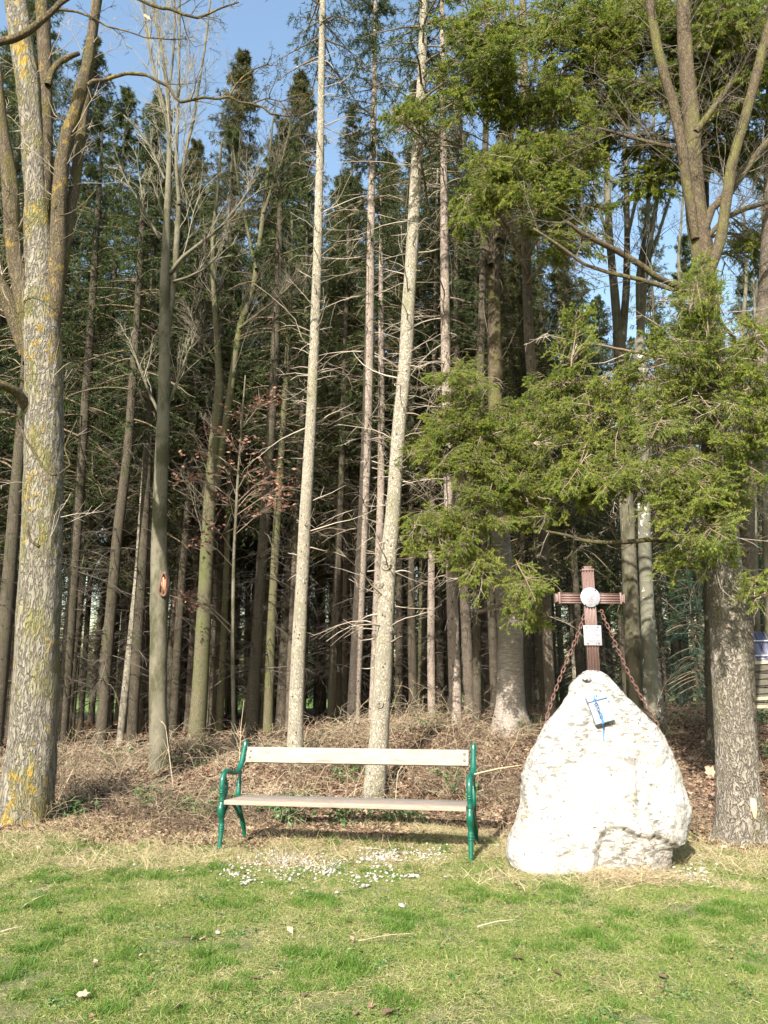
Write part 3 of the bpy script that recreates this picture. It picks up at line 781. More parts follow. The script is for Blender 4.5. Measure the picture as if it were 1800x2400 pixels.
# --- the big lichen-covered maple on the left
def big_maple():
    Y = 9.9; rng = np.random.default_rng(41)
    q, r = trunk_path([(42, 1945, 138), (62, 1880, 118), (74, 1780, 109), (84, 1600, 103), (92, 1400, 96), (100, 1200, 90), (104, 1000, 85), (102, 860, 83), (96, 780, 90), (92, 700, 79), (92, 600, 68), (84, 480, 57), (78, 330, 53), (66, 200, 53), (50, 100, 53), (38, 0, 52)], Y, 40, .05, 13)
    base = np.array([q[0, 0], q[0, 1], float(gh(q[0, 0], q[0, 1]))])
    t = thing('maple_tree', 'massive forked maple at the left edge with grey furrowed bark and yellow lichen', 'tree', base)
    g = Geo(); trunk_geo(g, q, r, 64, .22, .35, .07, lobes=6, seed=2.2)
    obj('trunk', g.mesh('trunk', [M_MAPLE], True, base), t)
    limbs = [
     [(112, 800, 44), (128, 700, 42), (136, 600, 36), (138, 480, 34), (146, 380, 33), (160, 310, 32), (174, 270, 29), (192, 205, 30), (206, 150, 24), (222, 42, 23), (236, -60, 20)],
     [(120, 760, 32), (146, 620, 28), (158, 527, 25), (176, 430, 24), (192, 300, 24), (206, 190, 18), (220, 84, 15), (228, -40, 11)],
     [(98, 560, 34), (104, 420, 36), (107, 250, 32), (104, 120, 32), (98, 0, 31), (92, -100, 26)],
     [(84, 850, 60), (66, 760, 54), (52, 670, 44), (34, 600, 36), (28, 520, 35), (24, 430, 36), (14, 350, 28), (4, 280, 24), (-8, 150, 20)],
     [(70, 830, 44), (38, 745, 42), (12, 690, 38), (-20, 640, 36)],
     [(74, 975, 24), (60, 950, 25), (42, 922, 24), (20, 908, 21), (-15, 895, 19)],
     [(-14, 100, 19), (30, 92, 18), (66, 74, 17), (100, 46, 15), (122, 28, 13), (140, 8, 12), (168, -10, 10)],
     [(112, 200, 14), (120, 168, 14), (140, 145, 14), (165, 132, 12), (186, 125, 9)],
     [(44, 400, 14), (20, 370, 15), (-14, 330, 15)],
    ]
    dys = [-.04, .03, .05, -.05, -.08, -.15, -.03, .03, -.1]
    qs = []
    for px, dy in zip(limbs, dys):
        g = Geo(); qq, rr_ = stem(g, px, Y - (1.0 if px[0][0] == -14 else 0), 20, dy, seg=.07, rough=.12, seed=len(qs))
        obj('limb', g.mesh('limb', [M_MAPLE_UP], True, base), t); qs.append((qq, rr_))
    thin = [
     [(206, 200, 12), (219, 190, 10), (245, 188, 8.5), (270, 179, 8.5), (296, 172, 7.5), (320, 173, 8.5), (345, 176, 7), (371, 191, 8), (396, 203, 6.5), (410, 228, 7.5), (424, 240, 6.5), (440, 236, 7), (477, 228, 6), (510, 232, 5.5), (536, 226, 6.5), (560, 239, 4.5), (590, 243, 5), (618, 252, 5), (633, 266, 5), (665, 272, 4), (700, 270, 3)],
     [(130, 22, 6), (180, 27, 5.5), (219, 42, 5), (250, 62, 4), (295, 72, 3.5), (340, 88, 3), (400, 92, 2.5), (439, 91, 2)],
     [(310, -10, 8), (350, 10, 8), (380, 20, 7.5), (397, 20, 7), (430, 34, 6.5), (464, 42, 6), (490, 32, 5), (515, 20, 4), (560, 5, 3)],
     [(536, 228, 4.5), (552, 200, 4.5), (570, 180, 4), (600, 160, 3), (630, 150, 2.5)],
     [(590, 243, 4), (625, 230, 3), (660, 238, 2.5), (690, 225, 2)],
     [(48, 1000, 6), (60, 1030, 6), (80, 1060, 6), (100, 1092, 5), (118, 1112, 5), (132, 1112, 8)],
     [(66, 1225, 5), (66, 1250, 6), (72, 1268, 7), (92, 1282, 8)],
     [(140, 505, 4), (165, 500, 3.5), (195, 480, 3), (225, 445, 2.5)],
     [(140, 566, 3), (175, 545, 3), (180, 520, 2.4), (210, 460, 2)],
     [(140, 1110, 5), (165, 1090, 4), (150, 1050, 3), (180, 985, 2.5)],
    ]
    for i, px in enumerate(thin):
        g = Geo(); qq, rr_ = stem(g, px, Y - (.75 if i in (5, 6) else .45) if i != 2 else 7.5, 8, 0, seg=.05, rough=.1, seed=i + 9)
        if i in (0, 1, 2, 3, 4):
            fine(g, qq, 16 if i == 0 else 8, .25, (.25, .8), rng, ((4, (25, 60), (.3, .6)), (3, (25, 60), (.3, .6))), r0=.007, up=.5, ang=(30, 75), tint=(.5, 1))
            obj('branch', g.mesh('branch', [M_MAPLE_UP], False, base), t)
        else:
            obj('branch', g.mesh('branch', [M_MAPLE_UP], True, base), t)
    g = Geo()
    for k, (qq, rr_) in enumerate(qs[:5]):
        fine(g, qq, 14, .25, (.4, 1.2), rng, ((4, (25, 60), (.3, .6)),), r0=.008, up=.15, ang=(40, 80), tint=(.4, 1))
    fine(g, q[40:], 22, .1, (.3, 1.1), rng, ((4, (25, 60), (.3, .6)),), r0=.007, up=.1, ang=(50, 85), tint=(.4, 1))
    o = obj('fine_twigs', g.mesh('fine_twigs', [M_DEADWOOD], False, base), t); o['kind'] = 'stuff'
M_PALE_TW = tinted('lichened_twig_bark', [(0, (.08, .07, .05)), (.5, (.19, .17, .12)), (1, (.31, .285, .21))], .9)
big_maple()

# --- the beech with the wound
def wounded_beech():
    Y = 13.2; rng = np.random.default_rng(17)
    q, r = trunk_path([(374, 1752, 46), (370, 1650, 41), (372, 1500, 40), (372, 1430, 42), (376, 1370, 46), (372, 1310, 38), (374, 1200, 33), (380, 1050, 31), (386, 900, 28), (386, 760, 26), (386, 660, 22), (391, 520, 17), (396, 400, 13), (398, 300, 11), (392, 200, 9), (376, 100, 7), (355, 0, 6), (340, -80, 4)], Y, 20, .1)
    base = np.array([q[0, 0], q[0, 1], float(gh(q[0, 0], q[0, 1]))])
    t = thing('beech_tree', 'grey smooth beech with an open reddish wound and a fan of bare stems above', 'tree', base)
    g = Geo(); trunk_geo(g, q, r, 28, .3, .35, .05, seed=4)
    obj('trunk', g.mesh('trunk', [M_BEECH], True, base), t)
    # the wound: a raised lip with a torn hollow
    g = Geo(); c = P(384, 1372, Y - .165)
    for i in range(3):
        a = np.linspace(0, 2 * PI, 13)
        lip = np.stack([c[0] + .075 * np.cos(a) * (1 - .18 * i) + .01 * np.sin(a * 3), np.full(13, c[1] + .02 * i), c[2] + .20 * np.sin(a) * (1 - .1 * i) - .02 * np.cos(2 * a)], 1)
        tubes(g, lip, np.full(13, .024 - .004 * i), 6, .35 + .1 * i, 0, cap=False)
    for i in range(16):
        x = rng.uniform(-.045, .045); a = np.array([[c[0] + x, c[1] + .0, c[2] + rng.uniform(.02, .16)], [c[0] + x * .8 + .01, c[1] - .005, c[2]], [c[0] + x * .5 + .015, c[1] + .005, c[2] - rng.uniform(.05, .17)]])
        tubes(g, a, np.array([.012, .015, .007]), 5, rng.uniform(.5, 1), 0)
    wound_m = tinted('torn_wood', [(0, (.08, .05, .04)), (.45, (.16, .10, .07)), (.55, (.26, .09, .05)), (1, (.44, .24, .15))], .85)
    obj('bark_wound', g.mesh('bark_wound', [wound_m], True, base), t)
    stems = [
     [(388, 830, 14), (400, 720, 15), (412, 610, 15), (418, 510, 14), (424, 420, 12), (440, 330, 9), (452, 290, 8), (466, 200, 6), (482, 100, 5), (496, -30, 4)],
     [(420, 480, 9), (412, 380, 8), (417, 280, 7), (419, 180, 6), (421, 60, 5), (422, -60, 4)],
     [(398, 330, 8), (385, 250, 7), (360, 160, 6), (345, 80, 6), (335, 0, 5), (328, -60, 4)],
     [(390, 260, 7), (404, 150, 6), (410, 60, 5), (408, -50, 4)],
     [(398, 640, 9), (425, 605, 9), (470, 570, 8), (520, 530, 7), (560, 480, 5), (600, 420, 3.5)],
     [(376, 560, 8), (350, 520, 7), (325, 470, 5), (300, 430, 4), (280, 390, 3)],
     [(405, 660, 6), (440, 650, 6), (480, 630, 5), (510, 600, 4)],
     [(386, 420, 6), (350, 340, 5), (320, 300, 4), (290, 270, 3)],
     [(374, 970, 8), (350, 920, 7), (330, 870, 6), (312, 820, 4), (300, 790, 3)],
     [(396, 945, 7), (410, 910, 7), (428, 860, 6), (440, 825, 4), (455, 800, 3)],
    ]
    qs = [q[int(len(q) * .55):]]
    for i, px in enumerate(stems):
        g = Geo(); qq, _ = stem(g, px, Y, 8, rng.uniform(-.06, .06), seg=.12, rough=.06, seed=i)
        obj('stem', g.mesh('stem', [M_BEECH], True, base), t); qs.append(qq)
    g = Geo()
    for i, qq in enumerate(qs):
        n = 24 if i < 4 else 8
        fine(g, qq, n, .15, (.8, 3.0) if i < 5 else (.4, 1.3), rng, ((5, (20, 50), (.25, .6)), (4, (25, 60), (.3, .6))), r0=.009, up=.45, ang=(18, 45), tint=(.45, 1), minr=.0028)
    o = obj('fine_twigs', g.mesh('fine_twigs', [M_PALE_TW], False, base), t); o['kind'] = 'stuff'
wounded_beech()

def decid(label, tr, Y, matT, matL, limbs, seedn, fines=(20, .2, (.5, 1.8)), sides=16, flare=.25, name='beech_tree', zext=None, twm=None, r0=.0075, up=.3, lv=None, rough=.06, dys=None, lobes=5, **_):
    rng = np.random.default_rng(seedn)
    q, r = trunk_path(tr, Y, sides, .1, zext)
    base = np.array([q[0, 0], q[0, 1], float(gh(q[0, 0], q[0, 1]))])
    t = thing(name, label, 'tree', base)
    g = Geo(); trunk_geo(g, q, r, sides, flare, .4, rough, seed=seedn, lobes=lobes)
    obj('trunk', g.mesh('trunk', [matT], True, base), t)
    g = Geo()
    for i, px in enumerate(limbs):
        gl = Geo(); qq, _ = stem(gl, px, Y, 10, dys[i] if dys else rng.uniform(-.05, .05), seg=.12, seed=i + seedn)
        obj('limb', gl.mesh('limb', [matL], True, base), t)
        fine(g, qq, fines[0], fines[1], fines[2], rng, lv or ((5, (25, 55), (.3, .6)), (4, (25, 60), (.3, .6))), r0=r0, up=up, tint=(.3, .9), minr=.0026)
    fine(g, q[int(len(q) * .45):], fines[0], .1, fines[2], rng, lv or ((5, (25, 55), (.3, .6)), (4, (25, 60), (.3, .6))), r0=r0, up=up, tint=(.3, .9), minr=.0026)
    o = obj('fine_twigs', g.mesh('fine_twigs', [twm or M_LIMBTW], False, base), t); o['kind'] = 'stuff'
    return t, q, r, base

decid('mossy bare tree behind the copper leaves, its greenish forks spreading left of centre',
      [(460, 1745, 42), (470, 1600, 38), (480, 1400, 34), (490, 1200, 30), (502, 1050, 26), (515, 900, 22)], 15.2, M_GREENSP, M_GREENSP,
      [[(505, 1150, 18), (525, 1020, 19), (545, 880, 17), (562, 760, 15), (590, 700, 13), (602, 620, 12), (616, 510, 11), (624, 440, 9), (632, 360, 6), (640, 280, 4)],
       [(515, 905, 18), (508, 780, 15), (500, 660, 12), (498, 560, 10), (510, 450, 7), (520, 330, 5)],
       [(600, 630, 8), (580, 540, 7), (560, 440, 6), (545, 340, 4)], [(618, 500, 7), (640, 430, 6), (660, 380, 4), (680, 300, 3)],
       [(520, 870, 8), (490, 820, 7), (460, 770, 5), (440, 720, 4)], [(560, 770, 8), (600, 740, 7), (650, 700, 5), (700, 650, 4)]], 23, (26, .1, (.5, 1.7)))
# copper-leaved beech sapling between
def copper_beech():
    rng = np.random.default_rng(77); Y = 14.2
    q, r = trunk_path([(548, 1745, 10), (545, 1500, 9), (548, 1300, 8), (556, 1150, 7), (566, 1000, 5), (575, 880, 3)], Y, 8, .12)
    base = np.array([q[0, 0], q[0, 1], float(gh(q[0, 0], q[0, 1]))])
    t = thing('beech_sapling', 'slender beech sapling holding copper-brown dry leaves left of the tall pale trunk', 'tree', base)
    g = Geo(); trunk_geo(g, q, r, 8, .2, .2, .05)
    obj('trunk', g.mesh('trunk', [M_BEECH], True, base), t)
    g = Geo(); lf = Geo()
    tg = [(P(a, b, Y + rng.uniform(-.5, .5)), s) for a, b, s in [(470, 1060, .5), (520, 1100, .5), (560, 1040, .45), (600, 1090, .5), (640, 1120, .5), (670, 1150, .4), (530, 1170, .5), (490, 1230, .5), (450, 1120, .35), (610, 1150, .45), (560, 970, .4), (600, 950, .35), (640, 930, .3), (440, 1400, .3), (460, 1420, .25), (580, 1200, .4), (500, 1010, .3), (660, 1180, .3), (470, 1270, .3)]]
    for c, s in tg:
        i = np.argmin(np.abs(q[:, 2] - (c[2] - .5))); a = q[i]
        mid = (a + c) / 2 + [0, 0, .1]
        qq, rr_ = resample([a, mid, c + [.1, 0, -.03]], [.009, .006, .003], .1)
        tubes(g, qq, rr_, 4, .4)
        m = 46; cc = c + rng.normal(0, 1, (m, 3)) * [s * .48, s * .5, s * .20]
        d = unit(rng.normal(0, 1, (m, 3)) * [1, 1, .5]); n = unit(np.cross(d, rng.normal(0, 1, (m, 3)) + [0, 0, 1.5])); w = np.cross(d, n)
        L = rng.uniform(.035, .055, m)[:, None]
        v = np.stack([cc - d * L, cc - w * L * .5 + n * L * .15, cc + d * L, cc + w * L * .5 + n * L * .15], 1)
        lf.add(v.reshape(-1, 3), np.arange(m * 4).reshape(-1, 4), np.repeat(rng.uniform(0, 1, m), 4))
        for k in range(7):
            e = c + rng.normal(0, 1, 3) * [s * .6, s * .5, s * .25]
            tubes(g, np.array([mid, (mid + e) / 2 + rng.normal(0, .04, 3), e]), np.array([.005, .004, .002]), 3, .5)
    obj('branch', g.mesh('branch', [M_DEADWOOD], False, base), t)
    o = obj('leaves', lf.mesh('leaves', [M_COPPER], False, base), t); o['kind'] = 'stuff'
copper_beech()

# ringed cherry
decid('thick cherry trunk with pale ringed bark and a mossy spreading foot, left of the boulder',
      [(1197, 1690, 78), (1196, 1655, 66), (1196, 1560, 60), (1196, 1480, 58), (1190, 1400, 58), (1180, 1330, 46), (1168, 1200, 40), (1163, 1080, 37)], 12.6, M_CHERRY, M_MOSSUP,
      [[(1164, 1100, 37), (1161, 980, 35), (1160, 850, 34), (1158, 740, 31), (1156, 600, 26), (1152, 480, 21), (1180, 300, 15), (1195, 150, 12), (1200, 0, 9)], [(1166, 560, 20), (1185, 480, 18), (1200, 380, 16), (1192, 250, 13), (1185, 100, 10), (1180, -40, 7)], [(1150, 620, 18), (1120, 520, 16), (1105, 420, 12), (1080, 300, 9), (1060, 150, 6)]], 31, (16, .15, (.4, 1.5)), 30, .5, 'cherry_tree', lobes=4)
# speckled twin trunks
decid('greyish twin-stemmed beech behind the right chain, left of its pale speckled neighbour',
      [(1492, 1690, 40), (1488, 1600, 38), (1480, 1450, 36), (1474, 1300, 34), (1466, 1150, 32), (1460, 950, 30), (1450, 780, 28)], 13.4, M_BEECH, M_BEECH,
      [[(1450, 800, 22), (1440, 680, 20), (1428, 550, 17), (1422, 400, 15), (1420, 280, 12), (1424, 150, 8), (1420, 20, 6)],
       [(1458, 800, 20), (1468, 680, 18), (1470, 560, 14), (1468, 420, 12), (1462, 300, 10), (1460, 150, 7)],
       [(1470, 560, 9), (1490, 470, 8), (1500, 380, 7), (1492, 250, 5), (1490, 120, 4)], [(1428, 560, 9), (1400, 480, 7), (1385, 380, 5), (1380, 260, 4)]], 33, (16, .2, (.5, 2.0)), 22, .3)
decid('beech stem covered in white lichen speckles with a moss-green foot, behind the right chain',
      [(1530, 1640, 44), (1524, 1580, 34), (1518, 1450, 32), (1512, 1300, 30), (1508, 1150, 28), (1502, 950, 26), (1500, 800, 24)], 13.1, M_LICHEN, M_BEECH,
      [[(1500, 800, 20), (1506, 700, 18), (1512, 620, 15), (1530, 530, 12), (1545, 430, 10), (1560, 330, 8), (1585, 200, 5)],
       [(1498, 760, 14), (1496, 650, 13), (1510, 560, 11), (1522, 450, 9), (1530, 350, 7), (1535, 200, 5)],
       [(1510, 640, 9), (1540, 560, 8), (1565, 480, 7), (1590, 400, 5), (1600, 300, 4)]], 35, (16, .2, (.5, 2.0)), 22, .35)
# thin bare trees at the right
for i, (px, Y, lb) in enumerate([
    ([(1752, 1560, 20), (1748, 1400, 18), (1745, 1200, 16), (1742, 1000, 14), (1738, 800, 11)], 17, 'pale spotted slender tree immediately right of the big right trunk'),
    ([(1775, 1500, 16), (1770, 1350, 15), (1766, 1150, 13), (1760, 950, 10)], 18.5, 'slender bare tree directly above the tin roof of the crate stack'),
    ([(1797, 1560, 14), (1795, 1350, 13), (1790, 1100, 11), (1782, 850, 9), (1776, 700, 7)], 16, 'slender bare tree at the right edge of the picture beside the crate stack'),
    ([(1640, 1500, 14), (1635, 1200, 12), (1600, 800, 10), (1590, 600, 7)], 20, 'bare sapling far behind the big right trunk')]):
    decid(lb, px, Y, M_LICHEN if i == 0 else M_BEECH, M_BEECH, [[(px[-1][0], px[-1][1], px[-1][2]), (px[-1][0] + 12, px[-1][1] - 150, px[-1][2] * .7), (px[-1][0] + 5, px[-1][1] - 320, px[-1][2] * .4)]], 50 + i, (22, .1, (.6, 2.2)), 12, .2)

# --- the big mossy forked tree on the right
def big_right():
    Y = 8.75; rng = np.random.default_rng(51)
    q, r = trunk_path([(1742, 1985, 150), (1738, 1930, 112), (1730, 1850, 96), (1722, 1740, 88), (1712, 1600, 82), (1705, 1450, 80), (1696, 1300, 76), (1686, 1150, 68), (1675, 1000, 60), (1666, 850, 54), (1656, 720, 52), (1648, 600, 50), (1638, 540, 50), (1630, 480, 44), (1625, 400, 42), (1620, 280, 36), (1608, 150, 34), (1600, 0, 30), (1594, -100, 24)], Y, 40, .05)
    base = np.array([q[0, 0], q[0, 1], float(gh(q[0, 0], q[0, 1]))])
    t = thing('forked_tree', 'large leaning tree beside the boulder with flaky grey bark, flared foot and mossy forks above', 'tree', base)
    kq = int(np.argmin(np.abs(q[:, 2] - P(1656, 740, Y)[2])))
    g = Geo(); trunk_geo(g, q[:kq + 1], r[:kq + 1], 56, .35, .32, .08, lobes=5, seed=6)
    obj('trunk', g.mesh('trunk', [M_BIGR], True, base), t)
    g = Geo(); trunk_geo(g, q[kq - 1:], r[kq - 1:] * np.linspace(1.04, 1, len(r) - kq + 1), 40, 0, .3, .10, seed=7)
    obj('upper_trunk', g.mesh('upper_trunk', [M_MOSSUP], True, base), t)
    limbs = [
     [(1654, 690, 22), (1662, 640, 25), (1690, 560, 26), (1702, 470, 25), (1716, 380, 24), (1740, 300, 23), (1762, 220, 22), (1790, 110, 24), (1815, 20, 22)],
     [(1630, 560, 18), (1622, 500, 22), (1608, 420, 24), (1596, 330, 24), (1580, 250, 23), (1558, 180, 22), (1540, 110, 22), (1525, 20, 20), (1515, -60, 18)],
     [(1650, 540, 20), (1668, 490, 18), (1700, 460, 18), (1740, 410, 17), (1775, 360, 16), (1810, 320, 14)],
     [(1655, 560, 12), (1700, 510, 12), (1745, 490, 12), (1810, 470, 12)],
     [(1636, 690, 14), (1590, 672, 14), (1540, 650, 14), (1500, 620, 14), (1450, 590, 14), (1410, 570, 12), (1360, 545, 10), (1330, 520, 7)],
     [(1632, 700, 10), (1580, 680, 10), (1500, 655, 10), (1430, 640, 9), (1370, 620, 8), (1310, 575, 7), (1250, 535, 5)],
     [(1600, 350, 10), (1550, 340, 9), (1500, 328, 8), (1440, 310, 7), (1400, 300, 5)],
     [(1630, 310, 14), (1660, 270, 14), (1690, 230, 13), (1730, 170, 12), (1770, 120, 10)],
     [(1690, 1268, 16), (1640, 1268, 15), (1590, 1268, 13), (1530, 1264, 12), (1470, 1270, 11), (1420, 1272, 10), (1370, 1268, 9), (1330, 1255, 7), (1280, 1245, 5)],
    ]
    qs = []
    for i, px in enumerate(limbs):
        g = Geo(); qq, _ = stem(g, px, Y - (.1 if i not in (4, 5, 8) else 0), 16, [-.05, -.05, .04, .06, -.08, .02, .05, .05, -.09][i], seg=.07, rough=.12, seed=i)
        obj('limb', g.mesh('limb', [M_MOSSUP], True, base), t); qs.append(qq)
    g = Geo()
    for i, qq in enumerate(qs):
        fine(g, qq, (10 if i in (4, 5) else 20) if i < 8 else 12, .2, (.4, 1.4) if i != 8 else (.2, .6), rng, ((5, (25, 60), (.3, .6)), (4, (25, 60), (.3, .6))), r0=.006, up=.1, ang=(30, 70), tint=(.3, .9), minr=.002)
    fine(g, q[-60:], 26, .1, (.5, 1.6), rng, ((5, (25, 60), (.3, .6)), (4, (25, 60), (.3, .6))), r0=.006, up=.1, ang=(40, 75), tint=(.3, .9), minr=.002)
    o = obj('fine_twigs', g.mesh('fine_twigs', [M_LIMBTW], False, base), t); o['kind'] = 'stuff'
    # pale scar on the foot and two knots
    def scar(px, py, w, h, mat, nm):
        c = P(px, py, Y - .2); i = np.argmin(np.abs(q[:, 2] - c[2])); ctr = q[i]; rad = r[i] * (1.0 + .35 * .2 * math.exp(-((q[i, 2] - q[0, 2]) / .32) ** 1.3))
        g = Geo(); a = np.linspace(0, 2 * PI, 15)[:-1]
        th0 = math.asin(np.clip((c[0] - ctr[0]) / rad, -.9, .9))
        ring = []
        for s, off in ((1.0, -.004), (.8, .014), (.35, .018)):
            for k, al in enumerate(a):
                rr = s * (1 + .15 * math.sin(3 * al))
                th = th0 + rr * w * math.cos(al) / rad; zz = c[2] + rr * h * math.sin(al)
                ring.append([ctr[0] + (rad + off) * math.sin(th), ctr[1] - (rad + off) * math.cos(th), zz])
        ring = np.array(ring); m = len(a)
        f = [[b * m + k, b * m + (k + 1) % m, (b + 1) * m + (k + 1) % m, (b + 1) * m + k] for b in range(2) for k in range(m)]
        g.add(ring, np.array(f), .9); n0 = g.n - len(ring)
        g.f.setdefault((m, 0), []).append((np.arange(m)[None] + 2 * m + n0))
        obj(nm, g.mesh(nm, [mat], True, base), t)
    pale = plain('bare_wood', (.62, .50, .28), .7, col2=(.45, .33, .17), bmp=.4)
    knot = plain('knot_wood', (.16, .13, .10), .9, col2=(.34, .29, .22), bmp=.8, nscale=60)
    scar(1764, 1892, .035, .11, pale, 'bark_scar')
    scar(1720, 1442, .03, .03, knot, 'knot'); scar(1708, 1466, .025, .03, knot, 'knot')
    return q, r
qR, rR = big_right()

# --- spruce at the right edge and the spruce behind, whose green boughs hang over the cross
sprays = [make_spray(s, L, b) for s, L, b in ((61, .75, .05), (62, .68, .25), (63, .85, .12), (64, .6, .35), (65, .7, .05), (66, .55, .1))]
def bough_rot(d, roll, rng):
    x = Vector(d).normalized(); up = Vector((rng.normal(0, roll), rng.normal(0, roll), 1))
    y = up.cross(x).normalized(); z = x.cross(y)
    return Matrix((x, y, z)).transposed().to_euler()
def bough_tree(label, px, Y, blobs, seedn, mat, zext=None, dY=0, size=1.0, name='spruce_tree', yspan=.5, sides=16):
    rng = np.random.default_rng(seedn)
    q, r = trunk_path(px, Y, sides, .12, zext, 0, dY)
    base = np.array([q[0, 0], q[0, 1], float(gh(q[0, 0], q[0, 1]))])
    t = thing(name, label, 'tree', base)
    g = Geo(); trunk_geo(g, q, r, sides, .25, .3, .06, seed=seedn)
    obj('trunk', g.mesh('trunk', [mat], True, base), t)
    tw = Geo()
    tot = sum(b[4] for b in blobs); dens = min(2.8, 296 / (tot * (1.15 if seedn < 73 else 1.02) + len(blobs)))
    for bl in blobs:
        cx, cy, rx, ry, n, Yb = bl[:6]; n = max(2, int(n * dens)); mode = bl[6] if len(bl) > 6 else 'hang'
        c = P(cx, cy, Yb + .15)
        zt = c[2] - .35 if mode != 'hang' else c[2] + .15
        a = path_at(q, np.array([np.clip(zt, q[0, 2] + .3, q[-1, 2] - .05)]))[0]
        mid = (a + c) / 2 + [0, 0, .12]
        end = c + (c - a) * .12
        gl = Geo(); qq, rr_ = resample([a, mid, c, end], [.034, .024, .014, .006], .12)
        tubes(gl, qq + np.concatenate([[[0, 0, 0]], rng.normal(0, .012, (len(qq) - 1, 3))]), rr_, 7, .45)
        obj('limb', gl.mesh('limb', [M_TWIG], True, base), t)
        out = unit(c - a)
        sub = []
        for i in range(n):
            ang = rng.uniform(0, 2 * PI); rr = math.sqrt(rng.uniform(0, 1))
            yb = Yb + rng.uniform(-yspan, yspan)
            p = P(cx + rx * rr * math.cos(ang), cy + ry * rr * math.sin(ang), yb)
            lat = np.array([math.cos(ang) * .8, 0, 0])
            if mode == 'leader':
                d = np.array([rng.normal(0, .35), rng.normal(0, .35), 1.0])
            elif mode == 'up':
                d = out * .4 + lat + [0, rng.uniform(-.6, .2), rng.uniform(0, .7)]
            else:
                d = out * .55 + lat * .6 + [rng.normal(0, .3), rng.uniform(-.7, .1), rng.uniform(-.75, .15)]
            d = unit(d); s = rng.uniform(.62, 1.2) * size
            k = int(rng.integers(6)); p0 = p - d * .35 * s
            o = obj('bough', sprays[k], t, p0 - base, bough_rot(d, .35, rng), s * rng.uniform(.9, 1.1))
            j = rng.integers(max(1, len(qq) // 3), len(qq))
            m2 = (qq[j] + p0) / 2 + rng.normal(0, .05, 3) - [0, 0, .04]
            sub.append(resample([qq[j], m2, p0, p0 + d * .1], [.008, .006, .005, .004], .15))
        for sq, sr in sub: tubes(tw, sq, sr, 4, rng.uniform(.3, .9))
        m = int(n * 1.5)
        st = qq[rng.integers(len(qq) // 3, len(qq), m)]
        dd = np.stack([rng.normal(0, 1, m), rng.normal(-.3, .6, m), rng.uniform(-.9, .3, m)], 1)
        s2 = shoots(st, dd, rng.uniform(.25, .8, m), 6, .22, .6, rng)
        tubes(tw, s2, trad(m, 7, .005, .002), 4, rng.uniform(.6, 1, m), 0, cap=False)
        c2, pp, _ = spawn(s2, 5, (30, 70), (.3, .6), .2, 1, 4, .2, .4, rng=rng)
        tubes(tw, c2, trad(len(c2), 5, .003, .0015), 3, rng.uniform(.5, 1, len(c2)), 0, cap=False)
    o = obj('fine_twigs', tw.mesh('fine_twigs', [M_DEADWOOD], False, base), t); o['kind'] = 'stuff'
bough_tree('right edge spruce with reddish trunk, spreading sunlit green boughs over the cross and boulder',
    [(1765, 1960, 40), (1745, 1500, 38), (1752, 1100, 36), (1790, 750, 34), (1806, 500, 34), (1812, 200, 30), (1815, -50, 24)], 9.7,
    [(1400, 980, 110, 90, 26, 8.7), (1290, 1040, 90, 90, 20, 8.9), (1350, 900, 60, 60, 8, 8.9), (1345, 800, 28, 40, 5, 8.8, 'leader'), (1460, 900, 80, 70, 12, 8.9), (1560, 960, 90, 90, 22, 8.3),
     (1610, 800, 60, 60, 12, 8.2, 'up'), (1640, 705, 36, 45, 9, 8.1, 'leader'), (1680, 850, 70, 60, 14, 8.0, 'up'), (1740, 960, 70, 120, 26, 7.9), (1720, 1130, 70, 70, 16, 7.9), (1600, 1110, 90, 70, 20, 8.0),
     (1480, 1130, 90, 55, 16, 8.2), (1360, 1150, 90, 50, 14, 8.3), (1650, 1260, 60, 45, 9, 7.8), (1630, 1310, 20, 25, 3, 7.7), (1560, 1200, 50, 30, 5, 7.9), (1770, 800, 40, 50, 7, 8.0), (1795, 1380, 18, 30, 4, 8.2)],
    71, M_REDSP)
bough_tree('edge spruce left of the boulder, its green boughs hanging before the cherry trunk',
    [(1118, 1690, 20), (1118, 1400, 20), (1122, 1100, 20), (1128, 800, 18), (1135, 500, 16), (1140, 200, 13), (1142, 0, 11)], 12.6,
    [(1080, 890, 45, 45, 8, 11.0), (1085, 980, 70, 60, 16, 10.9), (1000, 1055, 60, 40, 10, 11.0), (1130, 1080, 90, 70, 20, 10.7), (1200, 1000, 90, 60, 14, 10.8), (1230, 1140, 80, 60, 16, 10.6),
     (990, 1240, 60, 30, 7, 10.7), (1060, 1230, 60, 40, 8, 10.7), (1140, 1200, 70, 40, 9, 10.6), (1130, 1330, 45, 40, 7, 10.5), (1215, 1370, 32, 38, 5, 10.4), (1240, 1430, 18, 25, 3, 10.4), (1075, 1310, 30, 30, 4, 10.6)],
    72, M_INNER)
bough_tree('tall spruce above the cherry with bright green boughs against the sky',
    [(1290, 1650, 24), (1270, 1200, 24), (1240, 800, 24), (1230, 500, 22), (1228, 200, 20), (1225, -50, 16)], 12.2,
    [(1150, 90, 80, 90, 26, 9.8), (1130, 210, 70, 60, 14, 9.9), (1200, 410, 80, 60, 22, 9.7), (1150, 470, 60, 40, 10, 9.7), (1290, 330, 60, 80, 14, 10.2), (1310, 480, 60, 80, 12, 10.2), (1340, 180, 70, 100, 18, 10.3), (1290, 60, 70, 60, 14, 10.2),
     (960, 280, 40, 25, 4, 10), (1350, 410, 50, 50, 7, 10.4), (1400, 100, 70, 80, 14, 10.2), (1330, 560, 50, 40, 6, 10.4), (1240, 250, 50, 60, 8, 10.2)],
    73, M_REDSP, size=1.28)
